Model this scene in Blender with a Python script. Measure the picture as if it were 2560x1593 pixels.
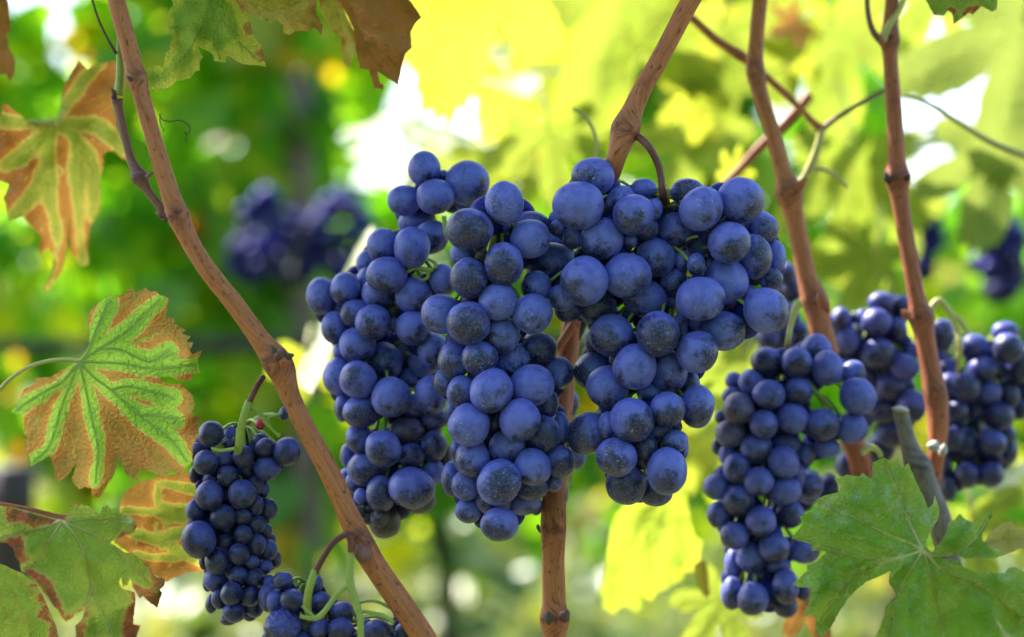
import bpy, bmesh, math, random
import numpy as np
from mathutils import Vector, Matrix, Quaternion, noise as mnoise
from mathutils.geometry import delaunay_2d_cdt

random.seed(7); np.random.seed(7)
R = math.radians
for o in list(bpy.data.objects): bpy.data.objects.remove(o)
SC = bpy.context.scene
COL = SC.collection

# ------------------------------------------------------------------ camera, sky, sun, exposure
CZ = 0.65                      # camera height above the ground (m)
FY = 0.625                     # distance of the sharp plane
cam = bpy.data.cameras.new('camera'); camo = bpy.data.objects.new('camera', cam); COL.objects.link(camo)
cam.lens = 60; cam.sensor_width = 36; cam.clip_start = 0.02; cam.clip_end = 400
camo.location = (0, 0, CZ); camo.rotation_euler = (R(90), 0, 0)
cam.dof.use_dof = True; cam.dof.focus_distance = FY; cam.dof.aperture_fstop = 4.6; cam.dof.aperture_blades = 0
SC.camera = camo
SUN_EL, SUN_AZ = 48.0, -47.0   # azimuth from +Y towards +X
ce = math.cos(R(SUN_EL))
SDIR = Vector((math.sin(R(SUN_AZ))*ce, math.cos(R(SUN_AZ))*ce, math.sin(R(SUN_EL))))
W = bpy.data.worlds.new('World'); SC.world = W; W.use_nodes = True
wn = W.node_tree; sky = wn.nodes.new('ShaderNodeTexSky'); sky.sky_type = 'NISHITA'; sky.sun_disc = False
sky.sun_elevation = R(SUN_EL); sky.sun_rotation = R(SUN_AZ); sky.dust_density = 2.0; sky.air_density = 1.0; sky.ozone_density = 1.5
bg = wn.nodes['Background']; bg.inputs[1].default_value = 0.15
wn.links.new(sky.outputs[0], bg.inputs[0])
sl = bpy.data.lights.new('sun', 'SUN'); sl.energy = 4.6; sl.angle = R(0.53); sl.color = (1, .95, .86)
slo = bpy.data.objects.new('sun', sl); COL.objects.link(slo); slo.location = (-2, 4, 6)
slo.rotation_euler = (-SDIR).to_track_quat('-Z', 'Y').to_euler()
vs = SC.view_settings; vs.view_transform = 'Standard'; vs.look = 'None'; vs.exposure = 2.0; vs.gamma = 1; vs.use_curve_mapping = False
try:
    SC.cycles.use_denoising = True; SC.cycles.max_bounces = 8; SC.cycles.transparent_max_bounces = 8
    SC.cycles.sample_clamp_indirect = 6; SC.cycles.caustics_reflective = False; SC.cycles.caustics_refractive = False
except Exception: pass

# ------------------------------------------------------------------ coordinates
K = 36/60/2560.0               # metres per photo pixel per metre of distance
def P(px, py, Y): return Vector(((px-1280)*K*Y, Y, CZ-(py-796.5)*K*Y))
def zm(ox, oy, s): return lambda x, y: (ox+x/s, oy+y/s)
Z1 = zm(740, 340, 2.8); Z2 = zm(740, 840, 2.8); Z3 = zm(1280, 360, 2.8); Z4 = zm(1280, 780, 2.8)
Z5 = zm(0, 0, 2.8); Z6 = zm(0, 640, 2.8); Z7 = zm(0, 1053, 2.8); Z8 = zm(400, 1000, 2.55)
R1 = zm(1700, 660, 2.363); R2 = zm(1700, 1053, 2.8); R3 = zm(1400, 0, 1.8897); R4 = zm(700, 0, 2.52)
R5 = zm(1280, 1100, 3.067); R6 = zm(1880, 500, 3.0235); L6z = zm(0, 200, 2.75)
FULL = lambda x, y: (x, y)

# ------------------------------------------------------------------ objects
def empty(name, loc, label, cat, group=None):
    o = bpy.data.objects.new(name, None); COL.objects.link(o); o.location = loc; o.empty_display_size = .01
    o['label'] = label; o['category'] = cat
    if group: o['group'] = group
    return o
def link(name, me, parent=None, loc=(0, 0, 0), mat=None):
    o = bpy.data.objects.new(name, me); COL.objects.link(o); o.location = loc
    if parent: o.parent = parent
    if mat and not me.materials: me.materials.append(mat)
    return o
def smooth(me):
    me.polygons.foreach_set('use_smooth', [True]*len(me.polygons)); me.update()

# ------------------------------------------------------------------ node helper
class NT:
    def __init__(s, name):
        s.m = bpy.data.materials.new(name); s.m.use_nodes = True; s.t = s.m.node_tree; s.t.nodes.clear()
        s.out = s.t.nodes.new('ShaderNodeOutputMaterial')
    def n(s, typ, **kw):
        d = s.t.nodes.new('ShaderNode'+typ)
        for k, v in kw.items(): setattr(d, k, v)
        return d
    def set(s, sock, v):
        if hasattr(v, 'is_linked') or isinstance(v, bpy.types.NodeSocket): s.t.links.new(v, sock)
        else:
            if hasattr(sock.default_value, '__len__') and not hasattr(v, '__len__'): v = [v]*len(sock.default_value)
            if hasattr(v, '__len__') and len(v) == 3 and len(sock.default_value) == 4: v = (*v, 1)
            sock.default_value = v
    def math(s, op, a, b=0.0, c=0.0, clamp=False):
        d = s.n('Math', operation=op, use_clamp=clamp); s.set(d.inputs[0], a); s.set(d.inputs[1], b); s.set(d.inputs[2], c); return d.outputs[0]
    def vmath(s, op, a, b=None, sc=None):
        d = s.n('VectorMath', operation=op); s.set(d.inputs[0], a)
        if b is not None: s.set(d.inputs[1], b)
        if sc is not None: s.set(d.inputs['Scale'], sc)
        return d.outputs['Value'] if op in ('DOT_PRODUCT', 'LENGTH') else d.outputs[0]
    def mix(s, f, a, b, mode='MIX'):
        d = s.n('MixRGB', blend_type=mode); s.set(d.inputs[0], f); s.set(d.inputs[1], a); s.set(d.inputs[2], b); return d.outputs[0]
    def noise(s, vec, scale, detail=3, rough=.55, dist=0.0):
        d = s.n('TexNoise'); s.set(d.inputs['Vector'], vec); s.set(d.inputs['Scale'], scale); s.set(d.inputs['Detail'], detail)
        s.set(d.inputs['Roughness'], rough); s.set(d.inputs['Distortion'], dist); return d.outputs['Fac']
    def voro(s, vec, scale, feature='F1'):
        d = s.n('TexVoronoi', feature=feature); s.set(d.inputs['Vector'], vec); s.set(d.inputs['Scale'], scale); return d.outputs['Distance']
    def ss(s, v, a, b):
        d = s.n('MapRange', interpolation_type='SMOOTHSTEP'); s.set(d.inputs[0], v); s.set(d.inputs[1], a); s.set(d.inputs[2], b); return d.outputs[0]
    def ramp(s, v, stops):
        d = s.n('ValToRGB'); s.set(d.inputs[0], v); e = d.color_ramp.elements
        while len(e) < len(stops): e.new(.5)
        for q, (p, c) in zip(e, stops): q.position = p; q.color = (*c, 1)
        return d.outputs[0]
    def attr(s, name, typ='GEOMETRY'):
        return s.n('Attribute', attribute_name=name, attribute_type=typ)
    def bump(s, h, strength, dist):
        d = s.n('Bump'); s.set(d.inputs['Height'], h); s.set(d.inputs['Strength'], strength); s.set(d.inputs['Distance'], dist); return d.outputs[0]
    def princ(s, **kw):
        d = s.n('BsdfPrincipled')
        for k, v in kw.items(): s.set(d.inputs[k.replace('_', ' ')], v)
        return d.outputs[0]
    def done(s, sh): s.t.links.new(sh, s.out.inputs[0]); return s.m

# ------------------------------------------------------------------ materials
def grape_mat(name, skin, bloom, worn_shade, spec=.5):
    t = NT(name)
    oi = t.n('ObjectInfo'); tc = t.n('TexCoord')
    off = t.n('CombineXYZ'); r = oi.outputs['Random']
    t.set(off.inputs[0], t.math('MULTIPLY', r, 37.0)); t.set(off.inputs[1], t.math('MULTIPLY', r, 91.0)); t.set(off.inputs[2], t.math('MULTIPLY', r, 53.0))
    ob = tc.outputs['Object']; v = t.vmath('ADD', ob, off.outputs[0])
    tip = t.attr('tip', 'OBJECT').outputs['Vector']; bl = t.attr('bloom', 'OBJECT').outputs['Fac']; glint = t.attr('glint', 'OBJECT').outputs['Fac']
    d = t.vmath('DOT_PRODUCT', t.vmath('NORMALIZE', ob), tip)
    big = t.noise(v, 1.3, 2, .5); mid = t.noise(v, 3.2, 6, .66, 1.3); fine = t.noise(v, 20, 4, .7, .5)
    # worn zone round the blossom end and where berries rub, with underside shade painted in
    w = t.math('ADD', t.math('MULTIPLY', d, .46), t.math('MULTIPLY', big, .9))
    w = t.math('ADD', w, t.math('MULTIPLY', mid, .62))
    w = t.math('SUBTRACT', w, t.math('MULTIPLY', bl, .8))
    m = t.ss(w, .37, .66)
    m2 = t.ss(t.math('ADD', mid, t.math('MULTIPLY', fine, .25)), .70, .78)      # small rubbed flecks
    m2 = t.math('MULTIPLY', m2, t.ss(big, .42, .6))
    dust = t.mix(t.ss(fine, .3, .75), bloom, [c*1.22 for c in bloom])
    dust = t.mix(t.ss(t.noise(v, 2.6, 3), .4, .7), dust, [bloom[0]*.75, bloom[1]*.75, bloom[2]*.86])
    wc = t.mix(t.ss(t.noise(v, 4.5, 5, .7, 2.0), .42, .62), worn_shade, skin)
    m = t.math('MULTIPLY', m, t.math('ADD', .58, t.math('MULTIPLY', t.ss(t.noise(v, 4, 6, .75, 2.2), .40, .56), .42)))
    c = t.mix(m, dust, wc)
    c = t.mix(t.math('MULTIPLY', m2, .85), c, skin)
    c = t.mix(t.math('MULTIPLY', t.ss(d, .991, .995), t.ss(r, .6, .62)), c, (.02, .014, .012))                         # blossom scar
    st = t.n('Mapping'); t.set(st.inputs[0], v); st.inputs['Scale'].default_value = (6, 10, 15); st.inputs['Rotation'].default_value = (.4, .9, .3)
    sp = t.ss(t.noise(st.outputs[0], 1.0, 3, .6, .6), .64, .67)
    sp = t.math('MULTIPLY', t.math('MULTIPLY', sp, glint), t.ss(d, -.1, .5))
    c = t.mix(sp, c, (.55, .6, .72))  # near-white wax specks painting small glints into the skin colour
    ro = t.math('ADD', .46, t.math('MULTIPLY', m, -.20))
    h = t.math('ADD', t.math('MULTIPLY', fine, .5), t.math('MULTIPLY', m, -.4))
    sh = t.princ(Base_Color=c, Roughness=ro, Specular_IOR_Level=spec, Normal=t.bump(h, .18, .0012), Sheen_Weight=.12 if spec > .3 else 0.0, Sheen_Roughness=.45,
                 Sheen_Tint=(.55, .65, 1, 1), Subsurface_Weight=0.0)
    return t.done(sh)
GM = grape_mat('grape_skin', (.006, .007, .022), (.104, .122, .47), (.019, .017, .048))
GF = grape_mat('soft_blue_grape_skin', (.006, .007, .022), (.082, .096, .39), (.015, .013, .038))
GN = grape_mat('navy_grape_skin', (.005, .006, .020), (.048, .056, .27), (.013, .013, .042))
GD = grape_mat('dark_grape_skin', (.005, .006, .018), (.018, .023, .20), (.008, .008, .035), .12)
GP = grape_mat('purple_grape_skin', (.020, .009, .028), (.095, .08, .20), (.05, .03, .07))
GB = grape_mat('brown_grape_skin', (.022, .013, .016), (.075, .065, .09), (.05, .035, .04))
GR = grape_mat('red_grape_skin', (.35, .01, .015), (.45, .03, .05), (.3, .01, .02))

def bark_mat(name, a, b, dark, speck=.8, rough=.6):
    t = NT(name); uv = t.n('UVMap').outputs[0]
    mp = t.n('Mapping'); t.set(mp.inputs[0], uv); mp.inputs['Scale'].default_value = (900, 60, 1)
    st = t.noise(mp.outputs[0], 1, 4, .65, .6)
    blot = t.noise(uv, 70, 4, .6, .4); fine = t.noise(uv, 900, 3, .6)
    c = t.mix(t.ss(st, .3, .7), a, b)
    c = t.mix(t.math('MULTIPLY', t.ss(blot, .52, .74), .65), c, dark)
    mp2 = t.n('Mapping'); t.set(mp2.inputs[0], uv); mp2.inputs['Scale'].default_value = (700, 260, 1)
    sp = t.ss(t.noise(mp2.outputs[0], 1, 2, .5), .60, .70)
    c = t.mix(t.math('MULTIPLY', sp, speck), c, [x*.35 for x in dark])
    nd = t.attr('node').outputs['Fac']
    c = t.mix(t.math('MULTIPLY', nd, t.ss(t.noise(uv, 300, 4), .3, .7)), c, [x*.6 for x in dark])
    h = t.math('ADD', st, t.math('MULTIPLY', fine, .35))
    return t.done(t.princ(Base_Color=c, Roughness=rough, Specular_IOR_Level=.4, Normal=t.bump(h, .22, .0004)))
CANE = bark_mat('cane_bark', (.36, .105, .036), (.50, .18, .068), (.16, .045, .036))
CANER = bark_mat('red_cane_bark', (.28, .07, .03), (.42, .135, .058), (.12, .035, .03))
CANEP = bark_mat('purple_shoot_bark', (.17, .07, .055), (.26, .12, .10), (.10, .04, .06), .3)
GREY = bark_mat('weathered_wood', (.12, .095, .08), (.23, .19, .165), (.07, .05, .045))
CUT = bark_mat('cut_wood', (.36, .33, .29), (.46, .43, .38), (.2, .17, .15), .2)
DARKT = bark_mat('old_trunk_bark', (.022, .016, .012), (.045, .03, .022), (.014, .010, .009))
POSTM = bark_mat('grey_post_wood', (.11, .075, .05), (.18, .135, .10), (.06, .04, .03))
GSTEM = bark_mat('green_stem', (.24, .33, .055), (.33, .40, .09), (.16, .17, .05), .35, .45)
YSTEM = bark_mat('yellow_stem', (.40, .38, .11), (.50, .45, .17), (.3, .2, .08), .2, .45)
RSTEM = bark_mat('red_stem', (.10, .028, .025), (.17, .055, .04), (.06, .02, .025), .3, .45)
THREAD = bark_mat('tendril_brown', (.05, .03, .02), (.09, .06, .03), (.03, .02, .02), .2)

def leaf_mat(name, stops, km=None, kv=4.0, ka=.5, ke=.35, kb=.3, bias=.0, vein=(.1, .25, .05), veinw=.010, trans=.4, ttint=(1, 1, .5), speck=None, spk=.0, rough=.5, red=None, dusty=0.0):
    t = NT(name); uv = t.n('UVMap').outputs[0]
    oi = t.n('ObjectInfo'); off = t.n('CombineXYZ'); t.set(off.inputs[0], t.math('MULTIPLY', oi.outputs['Random'], 17)); t.set(off.inputs[1], t.math('MULTIPLY', oi.outputs['Random'], 29))
    uw = t.vmath('ADD', uv, off.outputs[0])
    vd = t.attr('vein').outputs['Fac']; ed = t.attr('edge').outputs['Fac']; mv = t.attr('mainvein').outputs['Fac']
    n1 = t.noise(uw, 9, 5, .62, .3); n2 = t.noise(uw, 2.2, 2); n3 = t.noise(uw, 40, 4, .65)
    m = t.math('MULTIPLY', vd, kv)
    if km: m = t.math('MULTIPLY', t.math('MINIMUM', mv, t.math('ADD', t.math('MULTIPLY', vd, 4.5), .018)), km)
    m = t.math('ADD', m, t.math('MULTIPLY', t.math('SUBTRACT', n1, .5), ka))
    m = t.math('ADD', m, t.math('MULTIPLY', t.math('SUBTRACT', n2, .5), kb*2))
    m = t.math('ADD', m, t.math('MULTIPLY', t.math('SUBTRACT', 1.0, t.ss(ed, 0, .16)), ke))
    m = t.math('ADD', m, t.math('SUBTRACT', t.math('MULTIPLY', n3, .12), .06+bias))
    c = t.ramp(m, stops)
    if red: c = t.mix(t.math('MULTIPLY', t.ss(t.noise(uw, 5, 3), .56, .66), t.ss(m, .5, .6)), c, red)
    if speck: c = t.mix(t.math('MULTIPLY', t.ss(t.noise(uw, 26, 3, .6, .8), .66, .74), spk), c, speck)
    net = t.voro(uw, 34, 'DISTANCE_TO_EDGE')
    nm = t.math('SUBTRACT', 1, t.ss(net, 0, .13))
    c = t.mix(t.math('MULTIPLY', nm, .20), c, [x*.8 for x in vein])
    vm = t.math('SUBTRACT', 1, t.ss(vd, veinw*.35, veinw)); c = t.mix(t.math('MULTIPLY', vm, .75), c, vein)
    if dusty: c = t.mix(t.math('MULTIPLY', t.ss(t.math('ADD', t.noise(uw, 14, 5, .75, 1.2), t.math('MULTIPLY', n2, .3)), .64, .82), dusty), c, (.34, .46, .42))
    h = t.math('ADD', t.math('MULTIPLY', t.ss(net, 0, .25), .5), t.math('MULTIPLY', vm, -1.0))
    h = t.math('ADD', h, t.math('MULTIPLY', n3, .3))
    nrm = t.bump(h, .8, .0009)
    p = t.princ(Base_Color=c, Roughness=rough, Specular_IOR_Level=.18, Normal=nrm)
    tr = t.n('BsdfTranslucent'); t.set(tr.inputs[0], t.mix(1, t.mix(.25, c, ttint), ttint, 'MULTIPLY')); t.set(tr.inputs['Normal'], nrm)
    mx = t.n('MixShader'); mx.inputs[0].default_value = trans
    t.t.links.new(p, mx.inputs[1]); t.t.links.new(tr.outputs[0], mx.inputs[2])
    return t.done(mx.outputs[0])
G1, G2, YG, CR, OR, BR, DB = (.055, .19, .018), (.13, .32, .025), (.33, .42, .05), (.62, .50, .22), (.62, .095, .018), (.48, .060, .014), (.26, .040, .014)
MOTTLED = leaf_mat('mottled_leaf', [(0, (.12, .40, .035)), (.20, (.24, .54, .04)), (.385, YG), (.425, CR), (.465, OR), (.62, BR), (1, DB)], km=11.0, ka=.50, ke=.12, kb=.45, bias=.09, vein=(.10, .30, .06), trans=.5, ttint=(1.15, 1.2, .6), red=(.42, .03, .03))
MOTTLEB = leaf_mat('mottled_orange_leaf', [(0, G2), (.2, (.24, .36, .04)), (.32, (.6, .5, .12)), (.38, CR), (.44, (.52, .09, .015)), (.7, (.36, .055, .012)), (1, DB)], km=7.5, ka=.45, ke=.12, kb=.5, bias=.05, vein=(.34, .42, .08), trans=.52, ttint=(1.3, 1.1, .5))
GREENL = leaf_mat('green_leaf', [(0, (.13, .34, .02)), (.35, (.10, .28, .015)), (.7, (.26, .42, .03)), (.9, (.34, .40, .06)), (1, (.40, .34, .09))], kv=1.6, ka=.6, ke=.3, kb=.8, vein=(.36, .42, .10), veinw=.012, trans=.38, speck=(.13, .05, .02), spk=.85, dusty=.35, rough=.6)
GREENO = leaf_mat('olive_leaf', [(0, (.21, .36, .04)), (.4, (.17, .32, .03)), (.58, (.32, .38, .06)), (.66, (.40, .30, .10)), (.70, (.42, .02, .03)), (.88, (.20, .012, .018)), (1, (.07, .012, .012))], kv=1.0, ka=1.0, ke=.50, kb=.9, bias=-.10, vein=(.27, .24, .06), veinw=.010, trans=.35, speck=(.15, .05, .02), spk=.8)
GREENY = leaf_mat('green_yellow_leaf', [(0, (.13, .30, .03)), (.3, (.17, .34, .03)), (.45, (.46, .50, .05)), (.7, (.62, .54, .08)), (.8, (.45, .13, .05)), (1, (.25, .04, .03))], kv=2.0, ka=.7, ke=.5, kb=.8, vein=(.12, .24, .04), trans=.5, speck=(.3, .12, .03), spk=.5)
YORANGE = leaf_mat('yellow_brown_leaf', [(0, (.5, .40, .06)), (.35, (.55, .38, .07)), (.5, (.5, .25, .05)), (.6, (.36, .12, .03)), (1, (.22, .05, .02))], kv=2.0, ka=.6, ke=.35, kb=.9, vein=(.35, .2, .05), trans=.4)
BROWNL = leaf_mat('brown_leaf', [(0, (.46, .20, .075)), (.4, (.40, .15, .045)), (.7, (.30, .095, .03)), (1, (.40, .10, .03))], kv=2.0, ka=.5, ke=.3, kb=.5, vein=(.3, .13, .05), trans=.35, ttint=(1, .8, .4))
PALEY = leaf_mat('pale_yellow_leaf', [(0, (.50, .46, .16)), (.6, (.55, .48, .20)), (.9, (.5, .3, .1)), (1, (.3, .1, .04))], kv=1, ka=.4, ke=.3, kb=.3, vein=(.36, .28, .1), trans=.35, speck=(.2, .06, .03), spk=.7)
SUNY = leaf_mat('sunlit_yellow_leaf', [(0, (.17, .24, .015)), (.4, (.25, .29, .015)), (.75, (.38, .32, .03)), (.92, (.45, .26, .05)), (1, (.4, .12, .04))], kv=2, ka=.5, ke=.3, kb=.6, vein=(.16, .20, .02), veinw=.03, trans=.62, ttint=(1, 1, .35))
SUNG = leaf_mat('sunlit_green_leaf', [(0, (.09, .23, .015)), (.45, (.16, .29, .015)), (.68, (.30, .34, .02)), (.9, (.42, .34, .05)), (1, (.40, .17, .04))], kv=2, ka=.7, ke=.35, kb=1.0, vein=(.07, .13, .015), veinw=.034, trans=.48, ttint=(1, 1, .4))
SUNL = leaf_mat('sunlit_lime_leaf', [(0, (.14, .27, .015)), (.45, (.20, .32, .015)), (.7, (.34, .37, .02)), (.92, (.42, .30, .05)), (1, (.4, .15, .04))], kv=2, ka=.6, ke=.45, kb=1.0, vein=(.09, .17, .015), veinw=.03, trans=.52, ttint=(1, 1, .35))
SHADEG = leaf_mat('deep_green_leaf', [(0, (.06, .15, .015)), (.6, (.09, .19, .02)), (1, (.18, .24, .03))], kv=1.5, ka=.5, ke=.2, kb=.5, vein=(.12, .22, .05), trans=.4)
PALEG = leaf_mat('pale_glare_leaf', [(0, (.50, .55, .36)), (.7, (.56, .58, .40)), (1, (.6, .56, .36))], kv=1.2, ka=.3, ke=.2, kb=.3, vein=(.6, .6, .42), trans=.4, ttint=(1, 1, .75))  # leaf colour paled to paint in overexposed sun on the blade

def row_mat(name, stops, trans):
    t = NT(name); a = t.attr('tone').outputs['Fac']; c = t.ramp(a, stops)
    p = t.princ(Base_Color=c, Roughness=.38, Specular_IOR_Level=.5)
    tr = t.n('BsdfTranslucent'); t.set(tr.inputs[0], t.mix(1, c, (2.3, 1.95, .5), 'MULTIPLY'))
    mx = t.n('MixShader'); mx.inputs[0].default_value = trans
    t.t.links.new(p, mx.inputs[1]); t.t.links.new(tr.outputs[0], mx.inputs[2]); return t.done(mx.outputs[0])
ROWM = row_mat('vine_row_leaves', [(0, (.04, .15, .02)), (.45, (.09, .27, .03)), (.68, (.18, .38, .03)), (.85, (.40, .46, .05)), (.95, (.48, .38, .06)), (1, (.34, .11, .03))], .68)
GRASSM = row_mat('grass_blades', [(0, (.05, .10, .02)), (.5, (.14, .20, .04)), (1, (.38, .36, .14))], .4)

WEEDM = row_mat('weed_leaves', [(0, (.03, .08, .025)), (.45, (.06, .13, .035)), (.7, (.15, .20, .06)), (1, (.34, .34, .16))], .35)
# ------------------------------------------------------------------ tubes
def catmull(pts, n):
    pts = [np.array(p, float) for p in pts]
    if len(pts) == 2: return [pts[0]+(pts[1]-pts[0])*i/n for i in range(n+1)]
    q = [2*pts[0]-pts[1]]+pts+[2*pts[-1]-pts[-2]]; out = []
    for i in range(1, len(q)-2):
        for k in range(n):
            u = k/n; a, b, c, d = q[i-1], q[i], q[i+1], q[i+2]
            out.append(.5*(2*b+(c-a)*u+(2*a-5*b+4*c-d)*u*u+(3*b-a-3*c+d)*u**3))
    out.append(pts[-1]); return out
def tube_data(path, seg=12, rough=0.0, nodes=(), seed=0):
    """path: list of (x,y,z,r) in metres -> verts, faces, uvs, node weights"""
    V, F, UV, ND = [], [], [], []; n = len(path)
    pts = [Vector(p[:3]) for p in path]; L = 0; up = None
    for i, p in enumerate(pts):
        tg = (pts[min(i+1, n-1)]-pts[max(i-1, 0)]).normalized()
        if up is None: up = tg.orthogonal().normalized()
        else: up = (up-tg*up.dot(tg)).normalized()
        bn = tg.cross(up)
        if i: L += (p-pts[i-1]).length
        r0 = path[i][3]; nw = 0
        for (c, amt, wd) in nodes:
            g = math.exp(-((p-c).length/wd)**2); r0 *= 1+amt*g; nw = max(nw, g)
        for k in range(seg+1):
            a = 2*math.pi*k/seg; d = up*math.cos(a)+bn*math.sin(a)
            r = r0
            if rough:
                kk = a if k < seg else 0
                dd = up*math.cos(kk)+bn*math.sin(kk)
                r *= 1+rough*mnoise.noise((p*90+dd*1.3)+Vector((seed, 0, 0)))+rough*.5*mnoise.noise(p*300+dd*3)
            V.append(p+d*r); UV.append((a/(2*math.pi)*max(.006, r0*6.28), L)); ND.append(nw)
    s1 = seg+1
    for i in range(n-1):
        for k in range(seg): F.append((i*s1+k, i*s1+k+1, (i+1)*s1+k+1, (i+1)*s1+k))
    for end in (0, n-1):
        c = len(V); V.append(pts[end].copy()); UV.append((0, L if end else 0)); ND.append(0)
        for k in range(seg): F.append((c, end*s1+k+1, end*s1+k) if end == 0 else (c, end*s1+k, end*s1+k+1))
    return V, F, UV, ND
def mesh_from(name, parts, org, mat):
    V, F, UV, ND = [], [], [], []
    for v, f, u, nd in parts:
        b = len(V); V += [tuple(p-org) for p in v]; F += [tuple(b+i for i in q) for q in f]; UV += u; ND += nd
    me = bpy.data.meshes.new(name); me.from_pydata(V, [], F)
    uvl = me.uv_layers.new(name='UVMap'); li = np.empty(len(me.loops), int); me.loops.foreach_get('vertex_index', li)
    uvl.data.foreach_set('uv', np.array(UV, float)[li].ravel())
    at = me.attributes.new('node', 'FLOAT', 'POINT'); at.data.foreach_set('value', ND)
    me.materials.append(mat); smooth(me); return me
def tube(name, zfn, pts, Y, mat, parent=None, sub=8, seg=12, rough=0.0, nodes=(), org=None, dY=None):
    """pts: (x, y, width in photo px[, extra depth]) ; nodes: (x,y,amount,width_px)"""
    full = []
    for p in pts:
        x, y = zfn(p[0], p[1]); yy = Y+(p[3] if len(p) > 3 else 0)
        w = P(x, y, yy); full.append((*w, p[2]/2*K*yy))
    nd = []
    for q in nodes:
        x, y = zfn(q[0], q[1]); nd.append((P(x, y, Y+(q[4] if len(q) > 4 else 0)), q[2], q[3]*K*Y))
    path = catmull(full, sub)
    data = tube_data(path, seg, rough, nd, seed=len(bpy.data.objects))
    o = org if org is not None else (parent.location.copy() if parent else Vector(full[0][:3]))
    me = mesh_from(name, [data], o, mat)
    return link(name, me, parent, (0, 0, 0) if parent else o)

# ------------------------------------------------------------------ leaves
def seg_dist(pts, segs):
    if len(segs) == 0: return np.full(len(pts), 1e3)
    a = segs[:, 0]; b = segs[:, 1]; ab = b-a; L2 = (ab**2).sum(1)+1e-12
    best = np.full(len(pts), 1e9)
    for i in range(len(a)):
        t = np.clip(((pts-a[i])@ab[i])/L2[i], 0, 1); d = np.hypot(*(pts-a[i]-t[:, None]*ab[i]).T); best = np.minimum(best, d)
    return best
def poly_segs(lines): return np.array([(l[i], l[i+1]) for l in lines for i in range(len(l)-1)], float).reshape(-1, 2, 2)
def side_veins(veins, size, rng):
    out = []
    for v in veins:
        c = [np.array(p) for p in catmull(v, 6)]
        L = [0]
        for i in range(1, len(c)): L.append(L[-1]+np.hypot(*(c[i]-c[i-1])))
        step = size*.115; s = step*.8; k = 0
        while s < L[-1]*.96:
            i = min(np.searchsorted(L, s), len(c)-1); d = (c[i]-c[i-1]); d = d/(np.hypot(*d)+1e-9)
            for sg in (-1, 1):
                if rng.random() < .12: continue
                a = R(sg*(44+rng.uniform(-8, 8))); q = np.array((d[0]*math.cos(a)-d[1]*math.sin(a), d[0]*math.sin(a)+d[1]*math.cos(a)))
                ln = size*(.10+.20*(1-s/L[-1]))*rng.uniform(.7, 1.15)
                e = c[i]+q*ln*.55+d*ln*.06; f = c[i]+q*ln+d*ln*.25
                out.append([tuple(c[i]), tuple(e), tuple(f)])
            s += step*rng.uniform(.8, 1.2); k += 1
    return out
def leaf_mesh(name, outline, veins, to3, mat, spacing, size, seed=1, jag=.0, puck=.0015):
    """outline, veins in 2-D; to3(xy array, edge, vein) -> Nx3"""
    rng = random.Random(seed)
    ol = []
    for i in range(len(outline)):
        a = np.array(outline[i], float); b = np.array(outline[(i+1) % len(outline)], float); n = max(1, int(np.hypot(*(b-a))/(spacing*1.3)))
        for k in range(n):
            p = a+(b-a)*k/n
            if jag and 0 < k: p = p+np.array((rng.uniform(-1, 1), rng.uniform(-1, 1)))*jag
            ol.append(p)
    ol = np.array(ol); lo, hi = ol.min(0), ol.max(0)
    gx = np.arange(lo[0], hi[0], spacing); gy = np.arange(lo[1], hi[1], spacing)
    g = np.array([(x+(spacing/2 if j % 2 else 0), y) for j, y in enumerate(gy) for x in gx]); g = g+np.random.RandomState(seed).uniform(-.2, .2, g.shape)*spacing
    osegs = np.stack([ol, np.roll(ol, -1, 0)], 1)
    keep = seg_dist(g, osegs) > spacing*.55; g = g[keep]
    # inside test
    ins = np.zeros(len(g), bool); x, y = g[:, 0], g[:, 1]
    for (x1, y1), (x2, y2) in osegs:
        c = ((y1 > y) != (y2 > y)); xi = (x2-x1)*(y-y1)/(y2-y1+1e-12)+x1; ins ^= c & (x < xi)
    g = g[ins]
    allp = np.vstack([ol, g]); no = len(ol)
    r = delaunay_2d_cdt([Vector(p) for p in allp], [(i, (i+1) % no) for i in range(no)], [list(range(no))], 1, 1e-6)
    v2 = np.array([tuple(v) for v in r[0]]); faces = [tuple(f) for f in r[2]]
    sv = side_veins(veins, size, rng); cm = [[tuple(p) for p in catmull(v, 6)] for v in veins]
    dm = seg_dist(v2, poly_segs(cm))/size; ds = seg_dist(v2, poly_segs(sv))/size
    dv = np.minimum(dm, ds*1.15+.004); de = seg_dist(v2, osegs)/size
    p3 = to3(v2, de, dm, dv)
    me = bpy.data.meshes.new(name); me.from_pydata([tuple(p) for p in p3], [], faces)
    for nm, val in (('vein', dv), ('edge', de), ('mainvein', dm)):
        at = me.attributes.new(nm, 'FLOAT', 'POINT'); at.data.foreach_set('value', val.astype(float))
    uvl = me.uv_layers.new(name='UVMap'); li = np.empty(len(me.loops), int); me.loops.foreach_get('vertex_index', li)
    uvl.data.foreach_set('uv', ((v2-v2.mean(0))/size)[li].ravel())
    if mat: me.materials.append(mat)
    smooth(me); return me
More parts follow.
